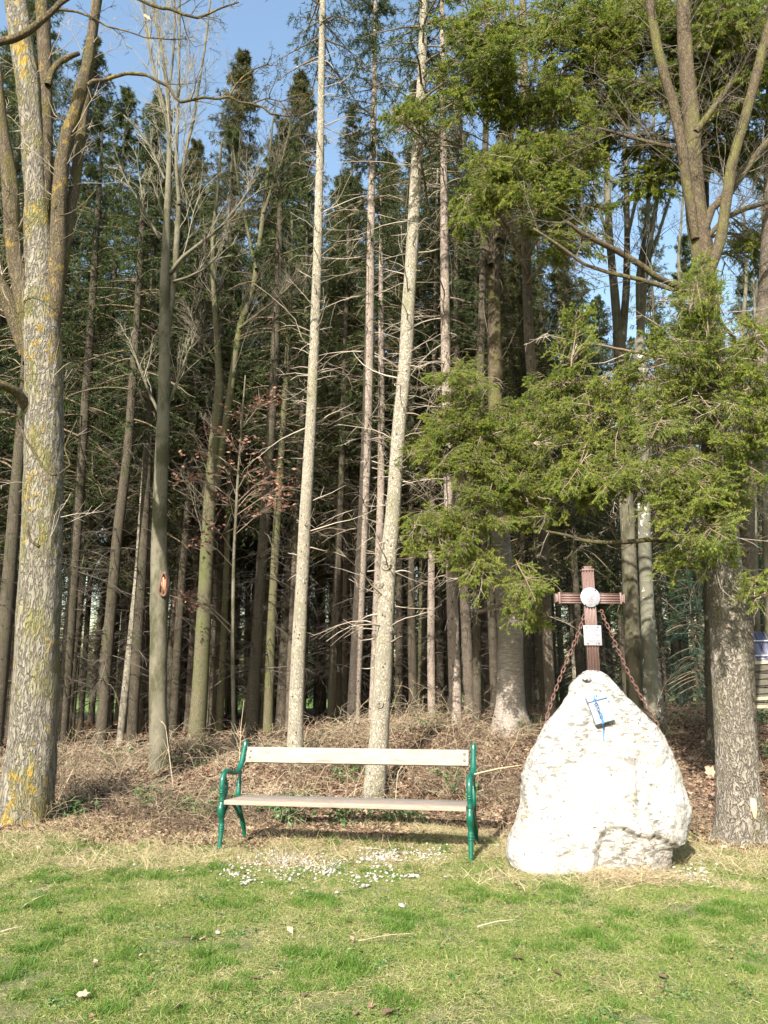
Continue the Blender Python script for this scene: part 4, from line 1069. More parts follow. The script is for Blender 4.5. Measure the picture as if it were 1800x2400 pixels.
bough_tree('spruce behind the big forked tree, its dark needled boughs filling the top right corner',
    [(1668, 1650, 26), (1660, 1200, 26), (1650, 800, 24), (1650, 400, 22), (1650, 100, 18), (1650, -60, 14)], 11.4,
    [(1500, 60, 90, 60, 18, 10.2), (1590, 40, 80, 50, 14, 9.8), (1680, 50, 70, 60, 14, 9.2), (1760, 60, 50, 50, 9, 9), (1440, 200, 60, 70, 9, 10.5), (1520, 330, 40, 40, 4, 10.8), (1560, 200, 60, 50, 7, 10.2),
     (1640, 240, 60, 50, 7, 10), (1720, 260, 60, 60, 8, 10.2), (1700, 350, 60, 50, 9, 10.5), (1540, 410, 40, 60, 6, 11), (1760, 560, 30, 50, 5, 11), (1450, 60, 60, 60, 9, 10.4), (1770, 180, 40, 70, 9, 9.4), (1620, 150, 60, 40, 8, 9.9), (1400, 320, 50, 50, 6, 10.8)],
    74, M_INNER, size=1.5)

# ------------------------------------------------------------------ boulder
M_LIME = bpy.data.materials.new('white_limestone')
def lime():
    nt, b, o = nodes(M_LIME)
    v = mapping(nt, 'Object')
    n1 = noise_(nt, v, 2.2, 6, .6); n2 = noise_(nt, v, 14, 6, .7); n3 = noise_(nt, v, 70, 4, .7)
    c = ramp(nt, n1, [(.3, (.42, .408, .38)), (.54, (.39, .362, .32)), (.74, (.34, .27, .21))])
    # thin dark scratches, mostly lying flat, in patches
    vs = mapping(nt, 'Object', (8, 8, 22)); s1 = noise_(nt, vs, 1.4, 5, .75, .8)
    patch = ramp(nt, noise_(nt, mapping(nt, 'Object', (1, 1, 1)), 1.9, 4, .6), [(.40, (.05, .05, .05)), (.54, (1, 1, 1))])
    sc = ramp(nt, s1, [(.50, (0, 0, 0)), (.56, (1, 1, 1))])
    c = mixc(nt, math_(nt, 'MULTIPLY', math_(nt, 'MULTIPLY', sc, patch), .8), c, (.085, .08, .065))
    vp = N_(nt, 'ShaderNodeTexVoronoi'); vp.inputs['Scale'].default_value = 19; nt.links.new(mixc(nt, .06, v, N_(nt, 'ShaderNodeTexNoise').outputs['Color'], 'LINEAR_LIGHT'), vp.inputs['Vector'])
    dots = ramp(nt, vp.outputs['Distance'], [(.17, (1, 1, 1)), (.27, (0, 0, 0))])
    wch = ramp(nt, n2, [(.46, (0, 0, 0)), (.56, (1, 1, 1))])
    c = mixc(nt, math_(nt, 'MULTIPLY', math_(nt, 'MULTIPLY', dots, wch), .85), c, (.085, .08, .07))
    n5 = noise_(nt, v, 48, 3, .6); n6 = noise_(nt, mapping(nt, 'Object', (1, 1, 1.3)), 2.6, 5, .65)
    sm = math_(nt, 'MULTIPLY', ramp(nt, n5, [(.49, (0, 0, 0)), (.55, (1, 1, 1))]), ramp(nt, n6, [(.48, (.02, .02, .02)), (.60, (1, 1, 1))]))
    c = mixc(nt, math_(nt, 'MULTIPLY', sm, .6), c, (.12, .115, .095))
    l = noise_(nt, v, 7, 5, .7); l2 = noise_(nt, v, 30, 4, .7)
    lf = ramp(nt, math_(nt, 'ADD', math_(nt, 'MULTIPLY', l, .7), math_(nt, 'MULTIPLY', l2, .3)), [(.60, (0, 0, 0)), (.64, (.8, .8, .8))])
    c = mixc(nt, lf, c, (.36, .28, .11))
    nt.links.new(c, b.inputs['Base Color']); b.inputs['Roughness'].default_value = .85
    bump(nt, b, math_(nt, 'ADD', math_(nt, 'MULTIPLY', n2, .7), math_(nt, 'MULTIPLY', n3, .35)), .7, .02)
lime()
BY = 7.5
Lc = [(862, 1573), (700, 1574), (662, 1592), (625, 1610), (607, 1640), (560, 1668)]
def c2(pts): return [(1150 + a / 3.318, 1550 + b / 3.318) for a, b in pts]
LEFT = c2([(718, 88), (690, 108), (660, 140), (622, 200), (608, 260), (560, 330), (500, 400), (432, 480), (400, 560), (350, 650), (310, 740), (272, 850), (248, 885), (244, 1000), (240, 1120), (212, 1240), (170, 1310), (136, 1400), (126, 1500), (140, 1570), (190, 1640), (230, 1700), (260, 1800)])
RIGHT = c2([(865, 80), (905, 104), (945, 152), (992, 212), (1052, 275), (1122, 343), (1200, 412), (1282, 492), (1332, 572), (1382, 660), (1442, 770), (1482, 870), (1502, 980), (1530, 1080), (1537, 1180), (1532, 1310), (1512, 1385), (1470, 1412), (1417, 1424), (1411, 1480), (1396, 1560), (1386, 1640), (1380, 1800)])
def boulder():
    nz, na = 170, 240
    yl = np.array([p[1] for p in LEFT]); xl = np.array([p[0] for p in LEFT]); yr = np.array([p[1] for p in RIGHT]); xr = np.array([p[0] for p in RIGHT])
    y0, y1 = 1575.0, 2095.0
    s = np.linspace(0, 1, nz); ys = y0 + (y1 - y0) * s ** 1.05
    V = []
    ang = np.linspace(0, 2 * PI, na, endpoint=False)
    for k, y in enumerate(ys):
        a = np.interp(y, yl, xl); b = np.interp(y, yr, xr)
        A = P(a, y, BY); B = P(b, y, BY)
        cx = (A[0] + B[0]) / 2; hw = (B[0] - A[0]) / 2; z = A[2]
        u = np.clip((y - y0) / (2050 - y0), 0, 1.1)
        df = np.interp(u, [0, .1, .35, .6, .85, 1, 1.1], [.07, .13, .24, .33, .40, .40, .38]); db = np.interp(u, [0, .2, .6, 1], [.08, .2, .42, .5])
        c, s_ = np.cos(ang), np.sin(ang); ex = .78
        x = cx + hw * np.sign(c) * np.abs(c) ** ex
        yy = BY + np.where(s_ < 0, df, db) * np.sign(s_) * np.abs(s_) ** ex
        V.append(np.stack([x, yy, np.full(na, z)], 1))
    V = np.array(V)
    cen = V.mean(1, keepdims=True)
    nrm = unit((V - cen) * [1, 1, 0] + [0, 0, .05])
    px, py = proj(V)
    front = nrm[..., 1] < -.15
    edge_curve = np.array(c2([(780, 1560), (815, 1470), (830, 1400), (880, 1320), (960, 1275), (1060, 1300), (1130, 1350), (1230, 1365), (1300, 1350), (1370, 1385), (1480, 1420)]))
    kx = sstep(1380, 1405, px); ec = np.interp(px, edge_curve[:, 0], edge_curve[:, 1], left=1990, right=2030)
    ww = np.interp(px, [1385, 1420, 1440], [70, 22, 9]); below = sstep(-.4, 1, (py - ec - 2.5 * np.sin(px * .35)) / ww) * front
    fr = np.random.default_rng(8); V0 = V.copy(); keepw = np.clip(1 - np.abs(nrm[..., 0]) ** 2.5 * 1.15, 0, 1) * sstep(0, .22, V[..., 2].max() - V[..., 2])
    for _k in range(60):
        a_ = fr.integers(6, nz - 4); b_ = fr.integers(0, na); c_ = V[a_, b_].copy(); n_ = nrm[a_, b_] + fr.normal(0, .22, 3); n_ /= np.linalg.norm(n_)
        rad_ = fr.uniform(.12, .34); d_ = (V - c_) @ n_ + fr.uniform(.006, .02)
        near = np.linalg.norm(V - c_, axis=2) < rad_
        V = V - (np.where(near & (d_ > 0), np.minimum(d_, .022), 0) * keepw)[..., None] * n_
    dv = V - V0; dl = np.linalg.norm(dv, axis=2, keepdims=True); V = V0 + dv * np.minimum(1, .045 / np.maximum(dl, 1e-6))
    disp = np.zeros(px.shape)
    for i in range(nz):
        for j in range(na):
            p = V[i, j]
            a = noise.noise((p[0] * 1.6 + 3, p[1] * 1.6, p[2] * 1.6))
            b = noise.noise((p[0] * 5 + 1, p[1] * 5, p[2] * 5 + 2))
            c = noise.noise((p[0] * 13, p[1] * 13, p[2] * 18))
            e = noise.noise((p[0] * 32, p[1] * 32, p[2] * 45))
            d = noise.voronoi((p[0] * 3.4 + a * .5, p[1] * 3.4 + b * .2, p[2] * 1.9 + b * .2))[0]
            fac = (d[1] - d[0])
            side = 1.0 if px[i, j] > 1490 or below[i, j] > .5 else .35
            disp[i, j] = .03 * a + .014 * b * (1 + side) + .009 * c * (1 + .6 * side) + .004 * e * (1 + side) - .10 * side * max(0, .22 - fac)
    taper = np.clip((V[..., 2].max() - V[..., 2]) / .12, .35, 1)
    edge_keep = 1 - .25 * np.abs(nrm[..., 0]) ** 2
    V = V + nrm * (disp * taper * edge_keep)[..., None]
    V[..., 1] += below * kx * (.042 + .012 * np.sin(px * .09))
    # a shallow dished face on the right flank and a hanging lower lip
    V[..., 1] += front * .05 * np.exp(-((px - 1550) / 30) ** 2 - ((py - 1880) / 60) ** 2)
    V[..., 1] -= front * .012 * np.exp(-((py - ec + 14) / 14) ** 2) * (px > 1400)
    v = V.reshape(-1, 3)
    i = np.arange(nz - 1)[:, None] * na; j = np.arange(na)[None]; j2 = (j + 1) % na
    q = np.stack(np.broadcast_arrays(i + j, i + na + j, i + na + j2, i + j2), -1).reshape(-1, 4)
    # cap
    top = V[0]; ctr = top.mean(0) + [0, 0, .015]
    mid = (top + ctr) / 2 + [0, 0, .012]
    n0 = len(v); v = np.vstack([v, mid, ctr[None]])
    q2 = np.stack([np.arange(na), (np.arange(na) + 1) % na, n0 + (np.arange(na) + 1) % na, n0 + np.arange(na)], 1)
    t3 = np.stack([n0 + np.arange(na), n0 + (np.arange(na) + 1) % na, np.full(na, n0 + na)], 1)
    base = np.array([cen[-1, 0, 0], BY, 0.0])
    me = mesh_np('boulder', v - base, [q, q2, t3], [M_LIME], smooth=True)
    me.set_sharp_from_angle(angle=math.radians(38)) if hasattr(me, 'set_sharp_from_angle') else None
    o = obj('boulder', me, None, base)
    tag(o, 'tall white limestone boulder standing on the grass and carrying the iron cross', 'boulder')
    bv = BVHTree.FromPolygons([tuple(p) for p in v], [tuple(f) for f in q.tolist()] + [tuple(f) for f in q2.tolist()] + [tuple(f) for f in t3.tolist()])
    return bv
BOULDER = boulder()
def on_boulder(px, py):
    u = (px - 900) / F; v = (1200 - py) / F
    d = Vector((u, cp - v * sp_, sp_ + v * cp)).normalized()
    h = BOULDER.ray_cast(Vector((0, 0, CAM_H)), d)
    return (np.array(h[0]), np.array(h[1])) if h[0] is not None else (P(px, py, BY), np.array([0, -1, 0]))

# ------------------------------------------------------------------ cross
def box_bm(geo, sx, sy, sz, c=(0, 0, 0), M=None, bev=0.0, tint=.5, mat=0):
    x, y, z = sx / 2, sy / 2, sz / 2
    if bev <= 0:
        v = np.array([[a * x, b * y, d * z] for a in (-1, 1) for b in (-1, 1) for d in (-1, 1)])
        f = np.array([[0, 1, 3, 2], [4, 6, 7, 5], [0, 4, 5, 1], [2, 3, 7, 6], [0, 2, 6, 4], [1, 5, 7, 3]])
    else:
        bm = __import__('bmesh').new()
        __import__('bmesh').ops.create_cube(bm, size=1)
        for w in bm.verts: w.co = (w.co[0] * sx, w.co[1] * sy, w.co[2] * sz)
        __import__('bmesh').ops.bevel(bm, geom=bm.edges[:], offset=bev, segments=2, affect='EDGES', profile=.6)
        bm.verts.index_update()
        v = np.array([w.co[:] for w in bm.verts])
        fs = [[w.index for w in f_.verts] for f_ in bm.faces]
        bm.free()
        if M is not None: v = v @ np.array(M.to_3x3()).T
        v = v + np.array(c)
        n0 = geo.n
        geo.add(v, np.array([f_ for f_ in fs if len(f_) == 4]), tint, mat)
        for f_ in fs:
            if len(f_) != 4: geo.f.setdefault((len(f_), mat), []).append(np.array([f_]) + n0)
        return
    if M is not None: v = v @ np.array(M.to_3x3()).T
    geo.add(v + np.array(c), f, tint, mat)
M_IRON = plain('red_brown_iron_paint', (.205, .13, .11), .45, .12, col2=(.14, .085, .073), nscale=60, spec=.7, bmp=.15)
M_RUST = plain('rusty_chain', (.20, .11, .09), .6, .3, col2=(.12, .06, .045), nscale=90, bmp=.5)
M_STEEL = plain('brushed_plate', (.32, .31, .335), .5, .2, col2=(.275, .27, .295), nscale=12)
M_ENGR = plain('engraving', (.12, .115, .125), .6, .2)
M_SCREW = plain('dark_screw', (.06, .045, .05), .35, .8)
def ribbed_beam(L, W, T, n=4):
    """a beam along +Z from 0 to L with a face of n raised ribs, closed"""
    prof = []
    xs = np.linspace(-W / 2, W / 2, n * 10 + 1)
    yf = -T / 2 - .015 * np.abs(np.cos((xs / W + .5) * PI * n)) ** 1.5 + .004
    prof = [(x, y) for x, y in zip(xs, yf)] + [(x, -y) for x, y in zip(xs[::-1], yf[::-1])]
    m = len(prof); a = np.array(prof)
    v = np.concatenate([np.column_stack([a, np.full(m, z)]) for z in (0, L)])
    j = np.arange(m); f = np.stack([j, (j + 1) % m, (j + 1) % m + m, j + m], 1)
    g = Geo(); g.add(v, f)
    g.f.setdefault((m, 0), []).append(np.array([j[::-1]])); g.f[(m, 0)].append(np.array([j + m]))
    return g
def engrave(g, x0, x1, z, h, y, rng, words):
    """small raised strokes standing for worn lettering"""
    x = x0
    for w in words:
        for k in range(w):
            if x > x1: return
            hh = h * rng.choice([.7, .7, 1.0])
            cw = h * .55
            kind = rng.integers(3)
            box_bm(g, h * .13, .0012, hh, (x, y, z + hh / 2))
            if kind != 1: box_bm(g, cw * .7, .0012, h * .14, (x + cw * .35, y, z + hh * rng.choice([.08, .5, .92])))
            if kind == 2: box_bm(g, h * .13, .0012, hh * .6, (x + cw * .65, y, z + hh * .35))
            x += cw * 1.15
        x += h * .45
def cross():
    bot = P(1392, 1590, BY - .005); top = P(1388, 1322, BY - .005)
    H = np.linalg.norm(top - bot); tilt = math.radians(.85)
    t = thing('memorial_cross', 'reddish brown ribbed iron cross with two plaques, standing on the boulder', 'cross', bot)
    t.rotation_euler = (0, -math.radians(.2), 0)
    sc = depth_at(P(1390, 1400, BY)) / F
    W = 25.5 * sc; T = .055
    o = obj('upright', ribbed_beam(H - 10 * sc, W, T).mesh('upright', [M_IRON]), t, (0, 0, -.03))
    # each arm butts against the upright
    zc = P(1390, 1403, BY)[2] - bot[2]
    for s in (-1, 1):
        L = (68 if s < 0 else 70) * sc - W / 2
        a = obj('cross_arm', ribbed_beam(L, 23.5 * sc, T - .006).mesh('cross_arm', [M_IRON]), t, (s * (W / 2 + .0005), 0, zc), (0, s * PI / 2 + tilt * (1), 0))
        x = s * (W / 2 + L)
        g = Geo(); box_bm(g, .018, T + .03, 27 * sc, (0, 0, 0), None, .003); obj('end_collar', g.mesh('end_collar', [M_IRON]), t, (x + s * .009, 0, zc - x * math.tan(tilt)), (0, tilt, 0))
        g = Geo(); box_bm(g, .020, T + .01, 17 * sc, (0, 0, 0), None, .003); box_bm(g, .010, T + .018, 20 * sc, (s * .015, 0, 0), None, .002)
        obj('end_cap', g.mesh('end_cap', [M_IRON]), t, (x + s * .0285, 0, zc - x * math.tan(tilt)), (0, tilt, 0))
    zt = H - 10 * sc - .03
    g = Geo(); box_bm(g, W + .014, T + .03, .018, (0, 0, 0), None, .003); obj('end_collar', g.mesh('end_collar', [M_IRON]), t, (0, 0, zt + .009))
    g = Geo(); box_bm(g, W * .66, T + .01, .016, (0, 0, 0), None, .003); box_bm(g, W * .78, T + .018, .009, (0, 0, .0125), None, .002); obj('end_cap', g.mesh('end_cap', [M_IRON]), t, (0, 0, zt + .0265))
    # round plaque
    yf = -T / 2 - .018
    cz = P(1391, 1401.5, BY)[2] - bot[2]; rd = 23 * sc; rng = np.random.default_rng(3)
    g = Geo(); n = 48; a = np.arange(n) * 2 * PI / n
    for y, rr in ((0, 1), (-.005, 1), (-.006, .985)): g.add(np.stack([rd * rr * np.cos(a), np.full(n, y), rd * rr * np.sin(a)], 1), np.zeros((0, 4), int))
    for k in range(2):
        j = np.arange(n); g.f.setdefault((4, 0), []).append(np.stack([k * n + j, k * n + (j + 1) % n, (k + 1) * n + (j + 1) % n, (k + 1) * n + j], 1))
    g.f.setdefault((n, 0), []).append(np.array([2 * n + np.arange(n)])); g.f[(n, 0)].append(np.array([np.arange(n)[::-1]]))
    rp = obj('round_plaque', g.mesh('round_plaque', [M_STEEL]), t, (.002, yf, cz), (0, tilt, 0))
    g = Geo()
    for rr, w in ((.62, .0011), (.40, .0009)):
        aa = np.linspace(0, 2 * PI, 33); tubes(g, np.stack([rd * .46 * rr * np.cos(aa) * 1.1, np.full(33, -.0068), rd * .24 + rd * .5 * rr * np.sin(aa)], 1), np.full(33, w), 4, .5, cap=False)
    for k in range(8):
        al = 2 * PI * k / 8 + .2; tubes(g, np.array([[rd * .30 * math.cos(al), -.0068, rd * .24 + rd * .32 * math.sin(al)], [rd * .42 * math.cos(al + .12), -.0068, rd * .24 + rd * .42 * math.sin(al + .12)]]), np.full(2, .0012), 4, .5)
    tubes(g, np.array([[-rd * .1, -.0068, rd * .12], [0, -.0068, rd * .36], [rd * .1, -.0068, rd * .12]]), np.full(3, .0011), 4, .5)
    tubes(g, np.array([[-rd * .09, -.0068, rd * .26], [rd * .09, -.0068, rd * .22]]), np.full(2, .001), 4, .5)
    obj('emblem', g.mesh('emblem', [M_ENGR]), rp)
    g = Geo(); engrave(g, -rd * .40, rd * .44, -rd * .24, rd * .11, -.0066, rng, [11]); engrave(g, -rd * .20, rd * .28, -rd * .44, rd * .11, -.0066, rng, [6]); engrave(g, -rd * .16, rd * .22, -rd * .70, rd * .07, -.0066, rng, [4, 3]); engrave(g, -rd * .14, rd * .2, -rd * .80, rd * .05, -.0066, rng, [8])
    obj('lettering', g.mesh('lettering', [M_ENGR]), rp)['kind'] = 'stuff'
    def screw(par, x, z, y=-.007):
        g = Geo(); n = 10; a = np.arange(n) * 2 * PI / n; v = []
        for rr, yy in ((.0062, 0), (.006, -.003), (.003, -.0048)): v.append(np.stack([rr * np.cos(a), np.full(n, yy), rr * np.sin(a)], 1))
        j = np.arange(n); g.add(np.concatenate(v), np.concatenate([np.stack([k * n + j, k * n + (j + 1) % n, (k + 1) * n + (j + 1) % n, (k + 1) * n + j], 1) for k in range(2)]))
        g.f.setdefault((n, 0), []).append(np.array([2 * n + j]))
        obj('screw', g.mesh('screw', [M_SCREW], True), par, (x, y, z))
    for x, z in ((-.52, .70), (.52, .70), (-.52, -.78), (.54, -.76)): screw(rp, rd * x, rd * z)
    # square plaque
    pw, ph = 41 * sc, 45.5 * sc; pz = P(1393, 1490, BY)[2] - bot[2]
    g = Geo(); box_bm(g, pw, .005, ph, (0, -.0025, 0), None, .0012)
    pl = obj('square_plaque', g.mesh('square_plaque', [M_STEEL]), t, (.001, yf, pz), (0, math.radians(.6), 0))
    g = Geo(); h = ph * .042
    rows = [(.36, -.20, .30, [8, 4]), (.30, -.34, .38, [2, 10, 5, 4]), (.23, -.38, .42, [3, 2, 10, 12]), (.165, -.2, .2, [4, 6]), (.07, -.26, .28, [24]), (.0, -.38, .4, [16, 18]), (-.15, -.18, .2, [4, 6]), (-.27, -.32, .34, [3, 3, 9, 6]), (-.345, -.38, .40, [5, 3, 6, 2, 6, 4])]
    for z, a, b, w in rows: engrave(g, pw * a, pw * b, ph * z, h, -.0055, rng, w)
    box_bm(g, pw * .03, .0012, ph * .09, (pw * .17, -.0055, -ph * .41))
    obj('lettering', g.mesh('lettering', [M_ENGR]), pl)['kind'] = 'stuff'
    for x, z in ((-.31, .41), (.31, .41), (-.29, -.42), (.32, -.41)): screw(pl, pw * x, ph * z, -.0055)
cross()

# ------------------------------------------------------------------ chains
def link_mesh(L, W, r):
    n = 16; pts = []
    s = L / 2 - W / 2
    for k in range(n + 1):
        a = 2 * PI * k / n
        pts.append([W / 2 * math.cos(a) , 0, W / 2 * math.sin(a) + (s if math.sin(a) > 0 else -s)])
    g = Geo(); pts = np.array(pts); pts[-1] = pts[0]
    tubes(g, pts, np.full(len(pts), r), 6, .5, cap=False)
    return g.mesh('link', [M_RUST], True)
def chain(pixels, label, ringpx, Ys):
    pts = np.array([P(x, y, Y) for (x, y), Y in zip(pixels, Ys)])
    q, _ = resample(pts, np.ones(len(pts)), .01)
    Ls = np.concatenate([[0], np.cumsum(np.linalg.norm(np.diff(q, axis=0), axis=1))])
    t = thing('chain', label, 'chain', q[-1])
    step = .0455; lm = link_mesh(.060, .027, .0052)
    n = int(Ls[-1] / step)
    for k in range(n):
        s = (k + .5) * step
        p = np.array([np.interp(s, Ls, q[:, i]) for i in range(3)]); p2 = np.array([np.interp(s + .01, Ls, q[:, i]) for i in range(3)])
        z = Vector(p2 - p).normalized(); x = Vector((1, .2, 0)); y = z.cross(x).normalized(); x = y.cross(z)
        rot = Matrix((x, y, z)).transposed() @ Matrix.Rotation(math.radians(40 + 90 * (k % 2)), 3, 'Z')
        obj('link', lm, t, p - q[-1], rot.to_euler())
    g = Geo(); a = np.linspace(0, 2 * PI, 17); rc = P(*ringpx, BY - .005); rr = .0155
    tubes(g, np.stack([rc[0] + rr * np.cos(a), np.full(17, rc[1]), rc[2] + rr * np.sin(a)], 1), np.full(17, .0045), 6, .5, cap=False)
    sgn = 1 if ringpx[0] < 1391 else -1
    tubes(g, np.array([[rc[0] + sgn * rr, rc[1], rc[2]], [rc[0] + sgn * (rr + .022), rc[1], rc[2]]]), np.full(2, .005), 6, .5)
    obj('ring_bolt', g.mesh('ring_bolt', [M_RUST], True, q[-1]), t)
chain([(1370, 1441), (1357, 1480), (1338, 1527), (1316, 1580), (1297, 1632), (1284, 1672), (1276, 1706)], 'rusty chain running from the cross down to the left shoulder of the boulder', (1372.5, 1433), [BY, BY, BY + .02, BY + .03, BY + .04, BY + .04, BY + .03])
chain([(1412, 1441), (1430, 1480), (1452, 1532), (1478, 1588), (1504, 1636), (1528, 1676), (1548, 1712)], 'rusty chain running from the cross down to the right shoulder of the boulder', (1410, 1433), [BY, BY, BY + .02, BY + .03, BY + .04, BY + .04, BY + .03])

# ------------------------------------------------------------------ box, hook and cord, lamp on the boulder
M_GALV = plain('galvanised_sheet', (.235, .28, .365), .5, .1, col2=(.20, .245, .33), nscale=9)
M_GALVE = plain('box_wall_sheet', (.40, .38, .36), .5, .4)
M_CORD = plain('blue_cord', (.03, .13, .48), .7, 0, col2=(.06, .22, .62), nscale=300)
M_WIRE = plain('dark_wire', (.05, .06, .08), .4, .7)
def letter_box():
    c, nr = on_boulder(1405, 1664)
    sc = depth_at(c) / F
    W, Hh, Dp = 46 * sc, 62 * sc, .045
    t = thing('letter_box', 'small galvanised metal box with lid, hung tilted on the upper face of the boulder', 'box', c)
    lean = math.radians(10)
    t.rotation_euler = (-lean, math.radians(-14.5), 0)
    g = Geo(); box_bm(g, W, Dp, Hh, (0, -Dp / 2 - .012, 0), None, .003); obj('box_body', g.mesh('box_body', [M_GALV]), t)
    g = Geo(); box_bm(g, W * 1.05, Dp + .02, Hh * .21, (0, -Dp / 2 - .017, Hh * .44), None, .003); obj('lid', g.mesh('lid', [M_GALV]), t)
    y = -Dp - .03
    g = Geo(); tubes(g, np.array([[-W * .02, y, Hh * .47], [-W * .02, y - .01, Hh * .52], [-W * .05, y - .004, Hh * .50]]), np.full(3, .0035), 6, .5, 0); obj('lid_pin', g.mesh('lid_pin', [M_WIRE], True), t)
    k = thing('hook_cord', 'blue cord with a dark wire hook, tied across the front of the sheet metal box', 'cord', c)
    yy = c[1] - Dp - .055
    def pt(px, py, dy=0): return P(px, py, yy + dy)
    def piece(nm, pix, w, m, dy=0):
        g = Geo(); q, r = resample([pt(*a) for a in pix], [w] * len(pix), .004); q[:, 1] += dy + .002 * np.sin(np.arange(len(q)))
        tubes(g, q, r, 7, .5); obj(nm, g.mesh(nm, [m], True, c), k)
    piece('cord', [(1392.5, 1627), (1394, 1634), (1396, 1640)], .0035, M_CORD, .01)
    a = np.linspace(0, 4 * PI, 26)
    piece('knot', [(1395 + 3.4 * math.cos(t_), 1642 + 3.2 * math.sin(t_)) for t_ in a], .0052, M_CORD)
    piece('wire_hook', [(1397, 1646), (1401, 1651), (1404, 1656), (1403, 1659.5), (1400, 1660), (1397, 1658), (1396, 1654)], .0032, M_WIRE, -.003)
    piece('wire_hook', [(1405, 1662), (1401, 1658.5), (1400.5, 1662), (1403, 1668), (1406, 1674)], .0032, M_WIRE, -.006)
    piece('knot', [(1408 + 2.6 * math.cos(t_), 1675 + 3.6 * math.sin(t_)) for t_ in a], .0048, M_CORD)
    piece('cord', [(1408, 1677), (1411, 1684), (1413, 1692), (1412.6, 1697)], .0075, M_CORD)
    # the hanging end touches the stone
    end = [on_boulder(1412.5 + .35 * i, 1697 + 7 * i)[0] for i in range(7)]
    g = Geo(); q, r = resample([pt(1412.6, 1696)] + [e + np.array([0, -.012, 0]) for e in end[1:]], [.006, .005, .005, .005, .005, .005, .004], .004)
    q[:, 0] += .0018 * np.sin(np.arange(len(q)) * 1.1); tubes(g, q, r, 6, .5); obj('cord', g.mesh('cord', [M_CORD], True, c), k)
    e = end[-1] + np.array([0, -.012, 0]); g = Geo(); tubes(g, np.array([e, e - [0, 0, .022]]), np.array([.007, .006]), 8, .5); obj('cord_end', g.mesh('cord_end', [plain('frayed_end', (.45, .5, .6), .8)], True, c), k)
letter_box()
def lamp_stone():
    c = P(1374, 1591, BY - .09); n = 18; g = Geo(); a = np.arange(n) * 2 * PI / n
    prof = [(.0, .028), (.010, .040), (.022, .044), (.034, .036), (.040, .020)]
    v = []
    for z, rr in prof: v.append(np.stack([rr * 1.15 * np.cos(a) * (1 + .06 * np.sin(3 * a)), rr * .8 * np.sin(a), np.full(n, z)], 1))
    j = np.arange(n); g.add(np.concatenate(v), np.concatenate([np.stack([k * n + j, k * n + (j + 1) % n, (k + 1) * n + (j + 1) % n, (k + 1) * n + j], 1) for k in range(len(prof) - 1)]))
    g.f.setdefault((n, 0), []).append(np.array([(len(prof) - 1) * n + j]))
    m = bpy.data.materials.new('speckled_dark_stone'); nt, b, o_ = nodes(m)
    nn = noise_(nt, mapping(nt), 55, 4, .6, .5)
    nt.links.new(ramp(nt, nn, [(.47, (.045, .045, .055)), (.52, (.45, .44, .46))]), b.inputs['Base Color']); b.inputs['Roughness'].default_value = .3
    o = obj('painted_stone', g.mesh('painted_stone', [m], True), None, c - [0, 0, .018], (.25, .12, .2))
    tag(o, 'small dark speckled pebble lying on the boulder by the foot of the cross', 'stone')
lamp_stone()

# ------------------------------------------------------------------ bench
M_GREEN = plain('green_enamel', (.003, .105, .066), .32, 0, col2=(.005, .075, .048), nscale=30, spec=.55, bmp=.12)
def wood_mat(name, a, b_, c_, knots=True):
    m = bpy.data.materials.new(name); nt, b, o = nodes(m)
    v = mapping(nt, 'Object', (1.6, 9, 14)); n = noise_(nt, v, 2.5, 8, .75, .6); n2 = noise_(nt, mapping(nt, 'Object', (2.2, 60, 70)), 3.0, 4, .8)
    c = ramp(nt, math_(nt, 'ADD', math_(nt, 'MULTIPLY', n, .65), math_(nt, 'MULTIPLY', n2, .35)), [(.33, c_), (.43, b_), (.56, a)])
    if knots:
        vo = N_(nt, 'ShaderNodeTexVoronoi'); vo.inputs['Scale'].default_value = 1; nt.links.new(mapping(nt, 'Object', (3.4, 8, 8)), vo.inputs['Vector'])
        c = mixc(nt, math_(nt, 'MULTIPLY', ramp(nt, vo.outputs['Distance'], [(.05, (1, 1, 1)), (.11, (0, 0, 0))]), .6), c, tuple(q * .4 for q in b_))
    nt.links.new(c, b.inputs['Base Color']); b.inputs['Roughness'].default_value = .85
    bump(nt, b, n2, .6, .003)
    return m
M_WOODW = wood_mat('weathered_white_wood', (.29, .265, .225), (.21, .185, .15), (.05, .042, .034), False)
M_WOODG = wood_mat('weathered_grey_wood', (.22, .19, .155), (.15, .13, .105), (.05, .042, .034), False)
M_WOODP = wood_mat('pinkish_larch_wood', (.33, .25, .195), (.25, .19, .145), (.13, .095, .07))
